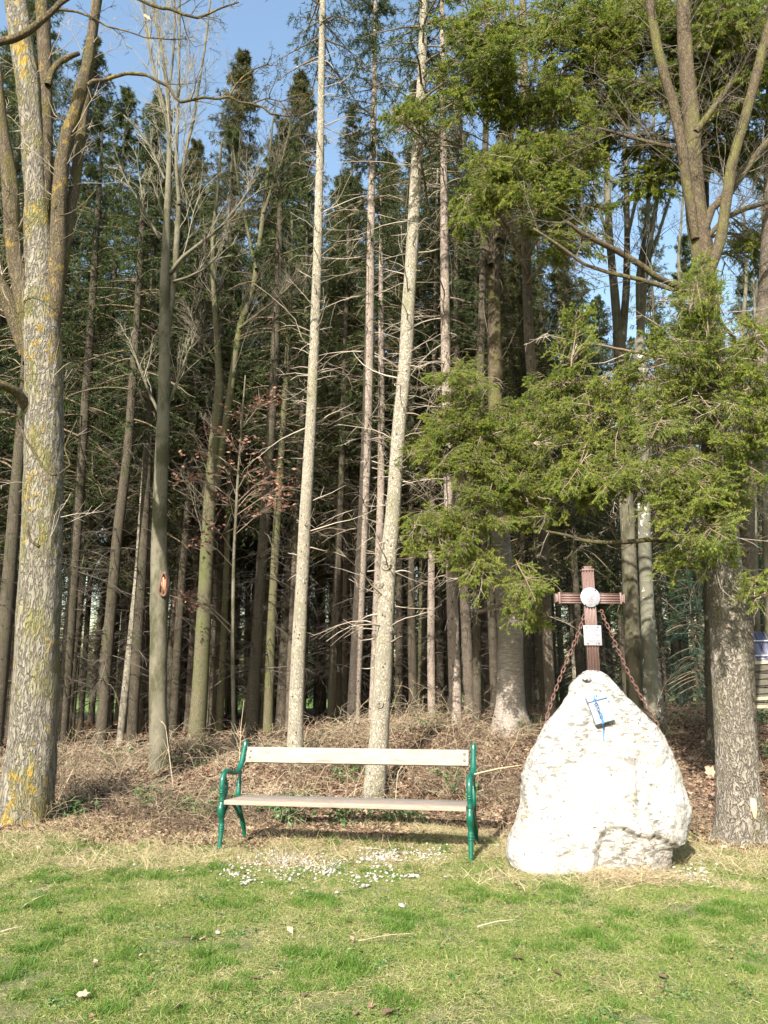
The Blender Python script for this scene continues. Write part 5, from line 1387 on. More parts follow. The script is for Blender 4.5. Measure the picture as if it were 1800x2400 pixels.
def bench():
    p0 = np.array([-1.645, 8.30, 0.0]); rz = -.19
    t = thing('garden_bench', 'park bench with green cast iron ends and pale weathered planks at the lawn edge', 'bench', p0, rz)
    LEN = 2.51
    def tz(u, v):   # terrain under a foot in bench space
        x = p0[0] + u * math.cos(rz) - v * math.sin(rz); y = p0[1] + u * math.sin(rz) + v * math.cos(rz)
        return float(gh(x, y))
    for s, u0 in ((0, 0.0), (1, LEN)):
        fr = obj('iron_end', None, t, (u0, 0, 0)); 
        def tube(nm, pts, w, mat=M_GREEN, sides=12, flat=1.0, par=fr):
            g = Geo(); pp = [(0, a, b) for a, b in pts]; q, r = resample(pp, w, .012); tubes(g, q, r, sides, .5)
            me = g.mesh(nm, [mat], True)
            if flat != 1.0:
                n = len(me.vertices); co = np.empty(n * 3, np.float32); me.vertices.foreach_get('co', co); co = co.reshape(-1, 3); co[:, 0] *= flat; me.vertices.foreach_set('co', co.ravel()); me.update()
            return obj(nm, me, par)
        zf, zr = tz(u0, 0) - .02, tz(u0, .70) - .02
        # front leg: turned foot, swelling knee
        tube('front_leg', [(-.012, zf), (.0, .06), (.012, .13), (.022, .215), (.024, .25), (.012, .30), (-.012, .35), (-.018, .39), (-.005, .43), (.0, .455)],
             [.019, .021, .025, .028, .024, .029, .034, .033, .026, .022])
        for z_, vv, rr in ((.020, -.008, .028), (.175, .017, .036), (.200, .020, .040), (.225, .022, .034), (.268, .021, .028)):
            tube('collar', [(vv, z_ - .007), (vv, z_), (vv, z_ + .007)], [rr * .8, rr, rr * .8])
        # arm front post, arm rest curving up along the back to the finial
        tube('front_post', [(.0, .45), (.004, .50), (-.006, .55), (-.012, .60), (-.002, .665), (.025, .715), (.07, .738)], [.024, .026, .027, .028, .030, .029, .024])
        for z_, rr in ((.545, .034), (.565, .037)): tube('collar', [(-.008, z_ - .008), (-.008, z_), (-.008, z_ + .008)], [rr * .8, rr, rr * .8])
        tube('armrest', [(.06, .737), (.13, .738), (.20, .722), (.28, .705), (.36, .70), (.43, .715), (.49, .755), (.525, .81), (.56, .88), (.60, .955), (.615, .990), (.617, 1.012)],
             [.024, .025, .024, .023, .023, .025, .027, .026, .024, .023, .026, .018], flat=1.15)
        # back post from the arm down to the rear foot
        tube('rear_leg', [(.485, .74), (.478, .66), (.470, .60), (.460, .55), (.452, .48), (.462, .42), (.49, .36), (.53, .29), (.575, .22), (.62, .15), (.665, .08), (.70, zr)],
             [.019, .019, .021, .025, .030, .026, .023, .022, .024, .026, .022, .020])
        for v_, z_ in ((.468, .592), (.465, .572), (.613, .168), (.628, .145)): tube('collar', [(v_ - .003, z_ + .008), (v_, z_), (v_ + .003, z_ - .008)], [.025, .031, .025])
        # scroll inside the arm, seat bearer and the arched braces below
        a = np.linspace(-.3, 3.4 * PI / 2, 22)
        tube('scroll', [(.055 + .062 * math.cos(x) * (1 - .085 * x), .60 - .070 * math.sin(x) * (1 - .085 * x)) for x in a] , list(np.linspace(.019, .012, 22)), flat=.9)
        tube('scroll', [(.075, .72), (.065, .69), (.085, .66), (.115, .61), (.118, .56), (.095, .50), (.055, .462)], [.010, .012, .013, .017, .019, .017, .013])
        tube('seat_bearer', [(-.005, .430), (.10, .418), (.22, .412), (.34, .416), (.455, .428)], [.016] * 5)
        tube('brace', [(.022, .24), (.05, .30), (.085, .345), (.13, .385), (.19, .405)], [.015, .016, .017, .017, .012])
        tube('brace', [(.25, .405), (.32, .385), (.39, .345), (.45, .29), (.515, .235), (.56, .215)], [.012, .017, .017, .017, .018, .014])
        tube('scroll', [(.045, .40), (.075, .375), (.075, .335), (.05, .32)], [.010, .013, .011, .007])
    ins = .045
    def plank(nm, L, w, th, c, rx, m, seed, off=0):
        g = Geo(); box_bm(g, L, w, th, (0, 0, 0), None, .004)
        o = obj(nm, g.mesh(nm, [m]), t, c, (rx, 0, 0)); return o
    xm = LEN / 2
    plank('seat_plank', LEN - 2 * ins + .03, .185, .042, (xm - .005, .085, .448), math.radians(1), M_WOODP, 1)
    plank('seat_plank', LEN - 2 * ins, .185, .040, (xm + .004, .295, .452), math.radians(2), M_WOODG, 2)
    bp = obj('backrest_plank', None, t, (xm, .552, .868), (math.radians(-21), 0, 0))
    g = Geo(); box_bm(g, LEN - 2 * ins - .005, .034, .165, (0, 0, 0), None, .004)
    bp.data = None
    bpy.data.objects.remove(bp)
    bp = obj('backrest_plank', g.mesh('backrest_plank', [M_WOODW]), t, (xm, .545, .868), (math.radians(-21), 0, 0))
    bolt = plain('bolt_metal', (.22, .20, .17), .45, .7)
    for s in (-1, 1):
        for z_ in (-.03, .035):
            g = Geo(); a = np.linspace(0, 2 * PI, 13); n = 12
            v = np.concatenate([np.stack([rr * np.cos(a[:-1]), np.full(n, yy), rr * np.sin(a[:-1])], 1) for rr, yy in ((.013, 0), (.013, -.003), (.008, -.003), (.007, -.007), (.003, -.008))]); j = np.arange(n)
            g.add(v, np.concatenate([np.stack([k * n + j, k * n + (j + 1) % n, (k + 1) * n + (j + 1) % n, (k + 1) * n + j], 1) for k in range(4)])); g.f.setdefault((n, 0), []).append(np.array([4 * n + j]))
            obj('bolt', g.mesh('bolt', [bolt]), bp, (s * (LEN / 2 - ins - .045), -.017, z_))
bench()

# ------------------------------------------------------------------ crate stack with a tin roof, far right
def crates():
    Y = 15.5; c = P(1782, 1640, Y); sc = depth_at(c) / F; base = np.array([c[0], Y, float(gh(c[0], Y))])
    t = thing('crate_stack', 'weathered stack of dark wooden crates under a sloping ribbed tin roof at the right edge', 'hut', base, math.radians(-12))
    dark = wood_mat('dark_crate_wood', (.11, .10, .07), (.07, .06, .045), (.03, .025, .02)); lt = wood_mat('pale_board', (.42, .36, .24), (.30, .25, .16), (.12, .1, .07))
    tin = plain('painted_tin', (.17, .165, .22), .45, .3, col2=(.12, .12, .16), nscale=6)
    zt = P(1782, 1545, Y)[2] - base[2]; w = .62
    n = 4; hh = zt / n
    for k in range(n):
        g = Geo(); box_bm(g, w, .5, hh * .93, (0, 0, hh * (k + .5)), None, .01); cr = obj('crate', g.mesh('crate', [dark]), t, (.0 + .01 * k, 0, 0))
        for j in range(2):
            g = Geo(); box_bm(g, w * .96, .03, hh * .22, (0, 0, 0), None, .004); obj('board', g.mesh('board', [lt if (k + j) % 3 == 1 else dark]), cr, (.01, -.266, hh * (k + .28 + .45 * j)), (0, -.05, 0))
    rt = P(1765, 1492, Y + .5)[2] - base[2]
    for j in range(5):
        x = -.40 + j * .16
        g = Geo(); box_bm(g, .15, 1.0, .008, (0, 0, 0), None, 0); box_bm(g, .022, 1.0, .03, (.075, 0, .012), None, .004)
        obj('roof_sheet', g.mesh('roof_sheet', [tin]), t, (x, .12, (zt + rt) / 2 + .02), (math.atan2(rt - zt, .62), 0, 0))
    for k in range(2):
        g = Geo(); box_bm(g, .86, .03, .02, (0, 0, 0), None, .003); obj('roof_batten', g.mesh('roof_batten', [plain('pale_batten', (.42, .42, .46), .6)]), t, (-.0, -.22 + .4 * k, zt + .06 + .40 * k * (rt - zt) / .62), (math.atan2(rt - zt, .62), 0, 0))
    g = Geo()
    rng = np.random.default_rng(9)
    lg = plain('log_bark', (.20, .15, .11), .9, 0, col2=(.30, .24, .18), bmp=.6)
    for i, (px, py, L, a) in enumerate([(1745, 1640, .8, .3), (1790, 1648, .7, -.4), (1770, 1662, 1.0, .1)]):
        p = P(px, py, 14.2); p[2] = float(gh(p[0], p[1])) + .06
        g = Geo(); tubes(g, np.array([[-L / 2, 0, 0], [0, .02, .01], [L / 2, 0, 0]]), np.full(3, .05), 10, .5)
        o = obj('log', g.mesh('log', [lg], True), None, p, (0, 0, a)); tag(o, ['short dead log left of the crate stack', 'short dead log against the right side of the crate stack', 'long dead log lying in front of the crate stack'][i], 'log', 'logs by the crate stack')
crates()

# ------------------------------------------------------------------ stones
def pebble_mesh(seed):
    rng = np.random.default_rng(seed); bm = __import__('bmesh').new()
    __import__('bmesh').ops.create_icosphere(bm, subdivisions=1, radius=1)
    s = rng.uniform(.6, 1.1, 3); 
    for v in bm.verts:
        n = noise.noise(Vector(v.co) * 1.3 + Vector((seed, 0, 0))); v.co = Vector((v.co[0] * s[0], v.co[1] * s[1], v.co[2] * s[2] * .55)) * (1 + .55 * n)
    me = bpy.data.meshes.new('pebble'); bm.to_mesh(me); bm.free(); me.materials.append(M_PEB)
    return me
M_PEB = plain('limestone_pebble', (.37, .355, .32), .9, 0, col2=(.24, .22, .185), nscale=3.2, bmp=.6)
peb = [pebble_mesh(i) for i in range(8)]
def px_ground(px, py):
    u = (px - 900) / F; v = (1200 - py) / F
    d = np.array([u, cp - v * sp_, sp_ + v * cp])
    t = -CAM_H / d[2]
    for _ in range(12):
        p = np.array([0, 0, CAM_H]) + d * t
        t += (p[2] - float(gh(p[0], p[1]))) / -d[2] * .8
    return p
def stones():
    rng = np.random.default_rng(12)
    cl = [(680, 2025, 45, 14, 62, .018), (640, 2010, 40, 8, 20, .014), (745, 2022, 50, 10, 26, .019), (915, 2012, 24, 12, 26, .022), (850, 2010, 30, 8, 14, .018), (1000, 2012, 34, 8, 16, .018), (780, 2052, 25, 12, 16, .021),
          (880, 2050, 30, 9, 16, .021), (975, 2060, 30, 4, 6, .023), (545, 2050, 18, 14, 12, .02), (520, 2035, 25, 8, 6, .015), (1150, 1985, 16, 6, 9, .018), (700, 2095, 24, 5, 6, .014), (840, 2080, 18, 3, 4, .02), (1620, 2055, 34, 9, 30, .018), (1650, 2030, 20, 10, 8, .02), (930, 1990, 60, 8, 10, .014), (575, 2075, 12, 4, 4, .02)]
    for cx, cy, rx, ry, n, s in cl:
        right = cx > 1200
        for i in range(n):
            p = px_ground(cx + rng.normal(0, rx * .85), cy + rng.normal(0, ry * .85))
            k = s * .95 * rng.choice([.5, .7, 1, 1.2]) * rng.uniform(.7, 1.2)
            o = obj('pebble', peb[rng.integers(8)], None, p + [0, 0, k * .2 + .014], (rng.uniform(-.4, .4), rng.uniform(-.4, .4), rng.uniform(0, 6)), k)
            if right: tag(o, 'small white stone in the scatter at the right foot of the boulder', 'stone', 'white stones right of the boulder')
            else: tag(o, 'small white stone scattered in the grass in front of the bench', 'stone', 'white stones in front of the bench')
    for px, py, s, lb in [(942, 2131, .030, 'lone rounded white stone lying in the lawn well in front of the other stones'), (852, 2083, .026, 'white stone at the front of the scatter, below the middle of the bench'), (788, 2098, .018, 'small white stone alone just in front of the scatter, left of the middle'),
                          (967, 2060, .032, 'largest white stone of the short row towards the right end of the scatter'), (315, 2032, .020, 'flat white stone alone in the grass far left of the bench'), (300, 2036, .013, 'tiny white stone beside the flat one far left of the bench'), (430, 2044, .015, 'single white stone between the far left pair and the bench leg'),
                          (510, 2193, .018, 'white stone fragment in the lawn below the left bench leg'), (1640, 2010, .022, 'white stone close to the foot of the big right tree')]:
        p = px_ground(px, py); o = obj('white_stone', peb[rng.integers(8)], None, p + [0, 0, s * .55 + .01], (.1, .1, rng.uniform(0, 6)), s); tag(o, lb, 'stone')
stones()

# ------------------------------------------------------------------ ground cover: instanced patches, one object per kind
def inst_group(name, protos):
    col = bpy.data.collections.new(name + '_protos')
    for i, m in enumerate(protos):
        o = bpy.data.objects.new('%s_patch_%02d' % (name, i), m); col.objects.link(o)
    ng = bpy.data.node_groups.new(name, 'GeometryNodeTree')
    ng.interface.new_socket('Geometry', in_out='INPUT', socket_type='NodeSocketGeometry')
    ng.interface.new_socket('Geometry', in_out='OUTPUT', socket_type='NodeSocketGeometry')
    gi = ng.nodes.new('NodeGroupInput'); go = ng.nodes.new('NodeGroupOutput')
    ci = ng.nodes.new('GeometryNodeCollectionInfo'); ci.inputs['Collection'].default_value = col
    ci.inputs['Separate Children'].default_value = True; ci.inputs['Reset Children'].default_value = True
    ip = ng.nodes.new('GeometryNodeInstanceOnPoints')
    def na(nm, ty):
        n = ng.nodes.new('GeometryNodeInputNamedAttribute'); n.data_type = ty; n.inputs['Name'].default_value = nm; return n.outputs['Attribute']
    er = ng.nodes.new('FunctionNodeEulerToRotation')
    ng.links.new(na('rot', 'FLOAT_VECTOR'), er.inputs[0])
    ng.links.new(gi.outputs[0], ip.inputs['Points']); ng.links.new(ci.outputs[0], ip.inputs['Instance'])
    ip.inputs['Pick Instance'].default_value = True
    ng.links.new(na('idx', 'INT'), ip.inputs['Instance Index'])
    ng.links.new(er.outputs[0], ip.inputs['Rotation']); ng.links.new(na('scl', 'FLOAT'), ip.inputs['Scale'])
    ng.links.new(ip.outputs[0], go.inputs[0])
    return ng
def scatter(name, pts, protos, label, rng, smin=.8, smax=1.2, align=True, cat=None):
    pts = np.asarray(pts); n = len(pts)
    me = bpy.data.meshes.new(name); me.vertices.add(n); me.vertices.foreach_set('co', pts.astype(np.float32).ravel())
    e = .05
    gx = (gh(pts[:, 0] + e, pts[:, 1]) - gh(pts[:, 0] - e, pts[:, 1])) / (2 * e); gy = (gh(pts[:, 0], pts[:, 1] + e) - gh(pts[:, 0], pts[:, 1] - e)) / (2 * e)
    # local yaw first, then tilt with the slope (euler XYZ: build from matrices)
    rot = np.empty((n, 3), np.float32); yaw = rng.uniform(0, 2 * PI, n)
    for i in range(n):
        m = Vector((-gx[i], -gy[i], 1)).to_track_quat('Z', 'Y').to_matrix() @ Matrix.Rotation(yaw[i], 3, 'Z')
        rot[i] = m.to_euler()[:]
    a = me.attributes.new('rot', 'FLOAT_VECTOR', 'POINT'); a.data.foreach_set('vector', rot.ravel())
    a = me.attributes.new('scl', 'FLOAT', 'POINT'); a.data.foreach_set('value', rng.uniform(smin, smax, n).astype(np.float32))
    a = me.attributes.new('idx', 'INT', 'POINT'); a.data.foreach_set('value', rng.integers(0, len(protos), n).astype(np.int32))
    o = obj(name, me)
    md = o.modifiers.new('patches', 'NODES'); md.node_group = inst_group(name, protos)
    o['kind'] = 'stuff'; o['label'] = label
    return o
def blades(seed, n, rad, h, w, lean, tlo, thi, mat, curl=.6, seg=3):
    rng = np.random.default_rng(seed); g = Geo()
    a = rng.uniform(0, 2 * PI, n); r = rad * np.sqrt(rng.uniform(0, 1, n))
    st = np.stack([r * np.cos(a), r * np.sin(a), np.full(n, -.004)], 1)
    d = unit(np.stack([rng.normal(0, lean, n), rng.normal(0, lean, n), np.ones(n)], 1))
    L = h * rng.uniform(.45, 1.25, n)
    p = shoots(st, d, L, seg, .12 + curl * .12, rng.uniform(0, curl, n) * 2, rng)
    p[:, :, 2] = np.maximum(p[:, :, 2], rng.uniform(.001, .012, (n, 1)) * (np.arange(seg + 1) > 0))
    side = unit(np.cross(d, rng.normal(0, 1, (n, 3))))
    W = w * rng.uniform(.6, 1.3, n)
    vs = []
    for k in range(seg):
        ww = W * (1 - (k / seg) ** 1.6) / 2
        vs += [p[:, k] - side * ww[:, None], p[:, k] + side * ww[:, None]]
    vs.append(p[:, seg]); m = 2 * seg + 1
    v = np.stack(vs, 1).reshape(-1, 3); b = (np.arange(n) * m)[:, None]
    q = np.concatenate([b + np.array([[2 * k, 2 * k + 1, 2 * k + 3, 2 * k + 2]]) for k in range(seg - 1)])
    t3 = b + np.array([[2 * seg - 2, 2 * seg - 1, 2 * seg]])
    tn = np.repeat(rng.uniform(tlo, thi, n), m)
    g.add(v, q, tn); g.f.setdefault((3, 0), []).append(t3)
    return g.mesh('blades', [mat])
def field(n, x0, x1, y0, y1, keep, rng, zoff=0.0):
    x = rng.uniform(x0, x1, n); y = rng.uniform(y0, y1, n)
    k = keep(x, y) > rng.uniform(0, 1, n); x, y = x[k], y[k]
    return np.stack([x, y, gh(x, y) + zoff], 1)
def nz(x, y, s, o=0.0):
    return np.array([noise.noise((a * s + o, b * s, o)) for a, b in zip(x, y)])
def in_boulder(x, y): return ((x - 1.89) / .74) ** 2 + ((y - BY - .02) / .40) ** 2 < 1
rg = np.random.default_rng(99)
lawn = [blades(200 + i, 230, .16, .031, .0030, .75, .22, .74, M_BLADE) for i in range(5)]
tufts = [blades(220 + i, 130, .07, .075, .0034, .5, .0, .30, M_BLADE, .7, 4) for i in range(3)]
thatch = [blades(230 + i, 190, .17, .060, .0028, 1.9, .55, 1.0, M_BLADE, .8) for i in range(4)]
straw = [blades(240 + i, 120, .24, .15, .0032, 2.2, .0, 1.0, M_STRAW, .7, 4) for i in range(4)]
def gravel_zone(x, y): return np.exp(-(((x + .45) / 1.35) ** 2 + ((y - 7.85) / .38) ** 2) ** 1.5)
edge_y = lambda x: 8.75 + .35 * np.sin(x * 1.1 + .5) + .15 * np.sin(x * 3.1)
scatter('lawn_grass', field(9500, -7.5, 7.5, 1.6, 9.6, lambda x, y: (1 - sstep(-1.3, .1, y - edge_y(x)) * .9) * (~in_boulder(x, y)) * (1 - .7 * gravel_zone(x, y)) * np.clip(1.25 - 1.6 * np.maximum(0, nz(x, y, 1.7, 9.9) - .08) * 2.2, .12, 1), rg), lawn, 'short patchy lawn in front of the bench', rg)
scatter('dry_thatch', field(8500, -7.5, 7.5, 1.6, 10.0, lambda x, y: np.clip(.42 + .52 * sstep(-2.2, -.3, y - edge_y(x)), 0, 1) * (~in_boulder(x, y)), rg), thatch, 'pale dead grass mixed into the lawn', rg)
pt_ = field(2600, -7.0, 7.0, 1.8, 9.0, lambda x, y: np.ones_like(x), rg)
kk = nz(pt_[:, 0], pt_[:, 1], 1.4, 3.3) > .12
scatter('green_grass_tufts', pt_[kk & ~in_boulder(pt_[:, 0], pt_[:, 1]) & (gravel_zone(pt_[:, 0], pt_[:, 1]) < .25)], tufts, 'fresher green tufts in the lawn', rg, .6, 1.3)
def band_keep(x, y):
    gz_ = .75 * gravel_zone(x, y)
    e = y - edge_y(x)
    k = sstep(-1.7, -.5, e) * (1 - sstep(.5, 1.6, e)) * .9
    k = np.maximum(k, .95 * np.exp(-(((x - 1.95) / 1.0) ** 2 + ((y - 7.2) / .45) ** 2) * 1.2))
    k = np.maximum(k, .8 * np.exp(-(((x + 3.6) / 1.6) ** 2 + ((y - 8.9) / .8) ** 2)))
    k = np.maximum(k, gz_)
    k = np.maximum(k, .30 * sstep(9.5, 11, y) * (1 - sstep(15, 18, y)))
    return k
pb = field(5200, -7.5, 7.5, 6.6, 16, band_keep, rg)
pb = pb[~in_boulder(pb[:, 0], pb[:, 1])]
mound = np.stack([rg.normal(2.05, .3, 34), rg.normal(6.99, .10, 34), np.zeros(34)], 1); mound[:, 2] = gh(mound[:, 0], mound[:, 1]) + rg.uniform(-.01, .03, 34)
pb = np.vstack([pb, mound[~in_boulder(mound[:, 0], mound[:, 1])]])
scatter('straw', pb, straw, 'flattened straw along the edge of the lawn', rg, .6, 1.25)

# ------------------------------------------------------------------ undergrowth
def leaf_patch(seed, n, rad, s, mat, z=.02, tilt=.5, tlo=0, thi=1):
    rng = np.random.default_rng(seed); g = Geo()
    c = np.stack([rng.normal(0, rad * .6, n), rng.normal(0, rad * .6, n), rng.uniform(.004, z, n)], 1)
    d = unit(np.stack([rng.normal(0, 1, n), rng.normal(0, 1, n), rng.normal(0, tilt * .6, n)], 1))
    up = unit(np.stack([rng.normal(0, tilt, n), rng.normal(0, tilt, n), np.ones(n)], 1))
    w = unit(np.cross(up, d)); up = np.cross(d, w); L = (s * rng.uniform(.5, 1.3, n))[:, None]
    cu = rng.uniform(-.1, .45, n)[:, None]
    v = np.stack([c - d * L, c - d * L * .2 - w * L * .6 + up * L * cu, c + d * L, c - d * L * .2 + w * L * .6 + up * L * cu, c + up * L * cu * -.15], 1)
    b = np.arange(n)[:, None] * 5
    f = np.concatenate([b + [[0, 4, 1]], b + [[1, 4, 2]], b + [[2, 4, 3]], b + [[3, 4, 0]]])
    g.add(v.reshape(-1, 3), f, np.repeat(rng.uniform(tlo, thi, n), 5)); return g.mesh('leaves', [mat])
def bramble_patch(seed, n, rad, h, lr, sub=4, leaf=30, tl=(0, 1)):
    rng = np.random.default_rng(seed); g = Geo()
    st = np.stack([rng.normal(0, rad * .6, n), rng.normal(0, rad * .6, n), np.full(n, -.02)], 1)
    d = np.stack([rng.normal(0, .8, n), rng.normal(0, .8, n), rng.uniform(.3, 1.6, n)], 1)
    L = rng.uniform(lr[0], lr[1], n)
    p = shoots(st, d, L, 7, .16, rng.uniform(.2, 2.2, n), rng)
    p[:, :, 2] = np.clip(p[:, :, 2], -.02, h * rng.uniform(.6, 1.2, (n, 1)))
    tn = rng.uniform(tl[0], tl[1], n)
    tubes(g, p, trad(n, 8, .0038, .0018), 3, tn, 0, cap=False)
    c, par, _ = spawn(p, sub, (30, 75), (.2, .5), .2, 1, 4, .2, .5, rng=rng)
    c[:, :, 2] = np.maximum(c[:, :, 2], 0)
    tubes(g, c, trad(len(c), 5, .0024, .0012), 3, np.clip(tn[par] + .1, 0, 1), 0, cap=False)
    if leaf:
        k = rng.integers(0, len(c), leaf); cc = c[k, rng.integers(1, 5, leaf)]
        dd = unit(rng.normal(0, 1, (leaf, 3))); w = unit(np.cross(dd, rng.normal(0, 1, (leaf, 3)))); s = rng.uniform(.012, .03, leaf)[:, None]
        v = np.stack([cc - dd * s, cc - w * s * .6, cc + dd * s, cc + w * s * .6], 1)
        g.add(v.reshape(-1, 3), np.arange(leaf * 4).reshape(-1, 4), np.repeat(rng.uniform(0, .8, leaf), 4), 1)
    return g.mesh('brambles', [M_BRUSH, M_LEAF])
leaves_p = [leaf_patch(300 + i, 90, .26, .034, M_LEAF) for i in range(5)]
def leaf_keep(x, y):
    e = y - edge_y(x); k = sstep(-.1, .7, e)
    return np.clip(k, 0, 1) * np.where(y > 18, .5, 1)
def nob(p): return p[~in_boulder(p[:, 0], p[:, 1])]
scatter('fallen_leaves', nob(field(5200, -9, 9, 8.4, 17, leaf_keep, rg)), leaves_p, 'brown fallen leaves covering the slope behind the bench', rg, .7, 1.2)
scatter('forest_litter', field(2500, -14, 14, 17, 34, lambda x, y: np.ones_like(x), rg), leaves_p, 'leaf litter between the forest trunks', rg, .9, 1.6)
lawn_leaf = [leaf_patch(320 + i, 2, .2, .03, M_LEAF, .03, .5, .4, 1) for i in range(4)]
scatter('stray_leaves', nob(field(90, -5.5, 5.5, 4, 9, lambda x, y: np.ones_like(x), rg)), lawn_leaf, 'single dry leaves blown onto the lawn', rg, .6, 1.2)
bram = [bramble_patch(330 + i, 26, .34, .27, (.3, .95), tl=((0, .55) if i % 2 else (.3, .95)), leaf=60) for i in range(6)]
bram_hi = [bramble_patch(340 + i, 16, .42, .58, (.5, 1.3), 4, 16, (.6, 1)) for i in range(4)]
def bram_keep(x, y):
    e = y - edge_y(x)
    k = sstep(.7, 1.5, e) * (1 - sstep(5.5, 8, e))
    thin = np.clip(.85 - .35 * sstep(1.2, 2.6, x) - .0 * x, .25, 1)
    return k * thin
pbm = nob(field(1500, -8, 8, 9, 17, bram_keep, rg))
pbm = pbm[nz(pbm[:, 0], pbm[:, 1], .9, 4.4) > -.02]
scatter('brambles', pbm, bram, 'tangled dry bramble stems on the slope behind the bench', rg, .7, 1.15)
scatter('tall_dry_brush', nob(field(260, -8, 8, 9.6, 16, lambda x, y: bram_keep(x, y) * np.clip(.75 - .22 * x, .12, 1), rg)), bram_hi, 'taller pale brush and dead stalks between the edge trees', rg, .6, 1.1)
ever = [leaf_patch(350 + i, 70, .17, .026, M_IVY, .16, .9) for i in range(3)]
pe = field(600, -7, 8, 9.6, 16, lambda x, y: np.ones_like(x), rg); kk = nz(pe[:, 0], pe[:, 1], .8, 8.1) > .10
scatter('evergreen_ground_plants', nob(pe[kk]), ever, 'low evergreen ground plants among the dry brush', rg, .6, 1.4)

# upright dead stalks that can be picked out
def stalk(pix, Y, w, label):
    g = Geo(); p = []; rr = []
    for x, y in pix: p.append(P(x, y, Y))
    p = np.array(p); gz = float(gh(p[0, 0], p[0, 1])); p[0, 2] = min(p[0, 2], gz); 
    q, r = resample(p, np.linspace(w, w * .4, len(p)), .05)
    tubes(g, q, r, 5, .9)
    s = q[None]; c, par, _ = spawn(s, 5, (20, 50), (.15, .35), .35, 1, 4, .1, 0, up=.3); tubes(g, c, trad(len(c), 5, w * .5, w * .2), 3, .9, 0, cap=False)
    o = obj('dry_stalk', g.mesh('dry_stalk', [M_BRUSH], False, q[0]), None, q[0]); tag(o, label, 'stalk')
stalk([(408, 1850), (398, 1780), (388, 1700), (378, 1690)], 11.6, .008, 'forked dry stalk rising in front of the foot of the wounded beech')
stalk([(250, 1870), (252, 1800), (253, 1745)], 11.2, .006, 'straight dry stalk standing in the brush right of the big lichen-covered tree')
stalk([(138, 1800), (200, 1745), (262, 1700)], 11.0, .008, 'long pale stalk arching to the right from behind the big lichen-covered trunk')
stalk([(136, 1870), (190, 1830), (235, 1800)], 10.6, .007, 'pale stalk leaning right low beside the big lichen-covered trunk')
stalk([(560, 1800), (565, 1700), (572, 1640)], 11.4, .006, 'thin upright stalk just left of the left bench end')
stalk([(925, 1850), (932, 1810), (948, 1790), (952, 1780)], 10.2, .006, 'pale bent stalk seen through the gap of the bench back')
stalk([(1525, 1700), (1540, 1650), (1560, 1600), (1600, 1560)], 12.0, .007, 'curved bare stalk on the slope right of the boulder')
def ground_stick(a, b, w, label, mat, z=.03, cat='stick'):
    pa, pb_ = px_ground(*a), px_ground(*b); pa[2] += z; pb_[2] += z; m = (pa + pb_) / 2 + [0, .01, .008]
    q, r = resample([pa, m, pb_], [w * .6, w * .6, w * .3], .04); g = Geo(); tubes(g, q, r, 6, .85)
    o = obj('fallen_stick', g.mesh('fallen_stick', [mat], True, q[0]), None, q[0]); tag(o, label, cat)
ground_stick((75, 2120), (120, 2105), .006, 'short pale stick lying in the lawn at the lower left', M_STRAW, .03)
ground_stick((1119, 2187), (1212, 2170), .006, 'long thin grey twig lying in the lawn below the boulder', M_DEADWOOD, .04)
ground_stick((840, 2222), (975, 2203), .004, 'thin dry twig in the middle of the lawn', M_BRUSH, .04)
ground_stick((0, 2200), (55, 2188), .006, 'brown twig at the left edge of the lawn', M_BRUSH, .04)
ground_stick((1146, 2074), (1184, 2064), .007, 'short tan bark stick left of the boulder foot', M_BRUSH, .04)
ground_stick((1112, 1828), (1225, 1806), .011, 'pale branch lying on the slope between bench and boulder', M_STRAW, .05)
ground_stick((1148, 1900), (1200, 1840), .007, 'thin stick lying aslant behind the right bench end', M_STRAW, .04)
ground_stick((840, 1995), (905, 2000), .006, 'twig lying among the straw under the bench', M_STRAW, .03)
def big_leaf(p, s, label, rot, mat=M_LEAF, tint=.9):
    n = 14; a = np.arange(n) * 2 * PI / n
    rr = s * (1 + .35 * np.cos(5 * a) - .15 * np.cos(a))
    v = np.stack([rr * np.cos(a), rr * np.sin(a) * .85, .3 * rr * np.abs(np.sin(a)) + .1 * s * np.cos(3 * a)], 1); v = np.vstack([v, [[0, 0, 0]]])
    g = Geo(); j = np.arange(n); g.add(v, np.stack([j, (j + 1) % n, np.full(n, n)], 1), tint)
    o = obj('dead_leaf', g.mesh('dead_leaf', [mat]), None, p, rot); tag(o, label, 'leaf')
big_leaf(P(345, 42, 9.2), .055, 'curled brown leaf caught on a thin twig high up at the top left', (1.2, .3, .4))
big_leaf(P(1666, 1808, 9.7), .07, 'large pale dry leaf hanging in the brush left of the big right tree', (1.3, .2, .1), tint=1)
big_leaf(px_ground(1215, 2092) + [0, 0, .05], .035, 'brown leaf in the grass in front of the boulder', (.3, .2, 1), tint=.3)
big_leaf(px_ground(495, 2362) + [0, 0, .04], .03, 'pale brown leaf at the bottom of the lawn', (.3, .3, 2), tint=.8)
big_leaf(px_ground(195, 2352) + [0, 0, .04], .03, 'greyish leaf in the lawn at the lower left', (.3, -.2, .3), tint=.9)

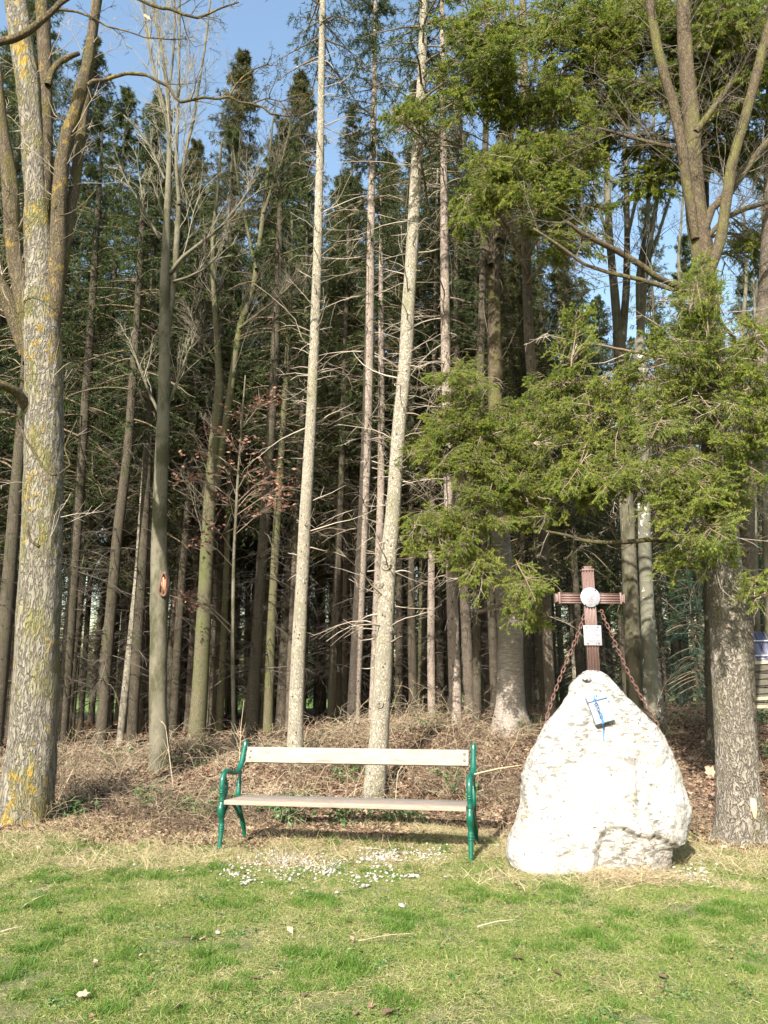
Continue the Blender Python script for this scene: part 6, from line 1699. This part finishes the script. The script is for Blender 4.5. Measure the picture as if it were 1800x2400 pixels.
scatter('distant_wood', FAR_PTS, [low[0]['crown'], low[1]['crown']], 'dark distant wood beyond the meadow behind the forest', rg, 1.0, 1.7)

weed = [leaf_patch(360 + i, 26, .07, .011, M_IVY, .018, .5, .3, 1) for i in range(3)]
scatter('lawn_weeds', nob(field(900, -6, 6, 2.5, 9, lambda x, y: np.ones_like(x), rg)), weed, 'low broad leaved weeds in the lawn', rg, .7, 1.3)
chaff = [leaf_patch(370 + i, 30, .22, .010, M_LEAF, .03, .6, .3, 1) for i in range(3)]
scatter('lawn_debris', nob(field(900, -6, 6, 3, 9.5, lambda x, y: .15 + .85 * sstep(6, 8.8, y), rg)), chaff, 'crumbled dry leaf bits in the lawn', rg, .7, 1.3)

def chip_patch(seed):
    rng = np.random.default_rng(seed); g = Geo()
    for k in range(11):
        me = peb[rng.integers(8)]; n = len(me.vertices); co = np.empty(n * 3, np.float32); me.vertices.foreach_get('co', co); co = co.reshape(-1, 3)
        a = rng.uniform(0, 6.28); s_ = rng.uniform(.006, .017); c, d = math.cos(a), math.sin(a)
        co = co @ np.array([[c, d, 0], [-d, c, 0], [0, 0, 1]]) * s_ + [rng.normal(0, .09), rng.normal(0, .09), .014 + s_ * .2]
        g.add(co, np.array([list(p.vertices) for p in me.polygons]))
    return g.mesh('chips', [M_CHIP])
M_CHIP = plain('limestone_chips', (.44, .42, .385), .9, 0, col2=(.30, .275, .235), nscale=9, bmp=.4)
chips = [chip_patch(400 + i) for i in range(5)]
cpt = []
for cx, cy, rx, ry, n in [(670, 2015, 60, 14, 26), (760, 2035, 60, 12, 16), (900, 2015, 45, 14, 18), (990, 2008, 45, 8, 10), (560, 2045, 40, 14, 8), (880, 2055, 50, 10, 9), (1625, 2050, 40, 10, 9), (620, 2060, 60, 12, 6), (1040, 1990, 30, 8, 4)]:
    for k in range(int(n * .6)): cpt.append(px_ground(cx + rg.normal(0, rx * .7), cy + rg.normal(0, ry * .7)))
scatter('stone_chips', np.array(cpt), chips, 'small white stone chips strewn before the bench', rg, .8, 1.2)
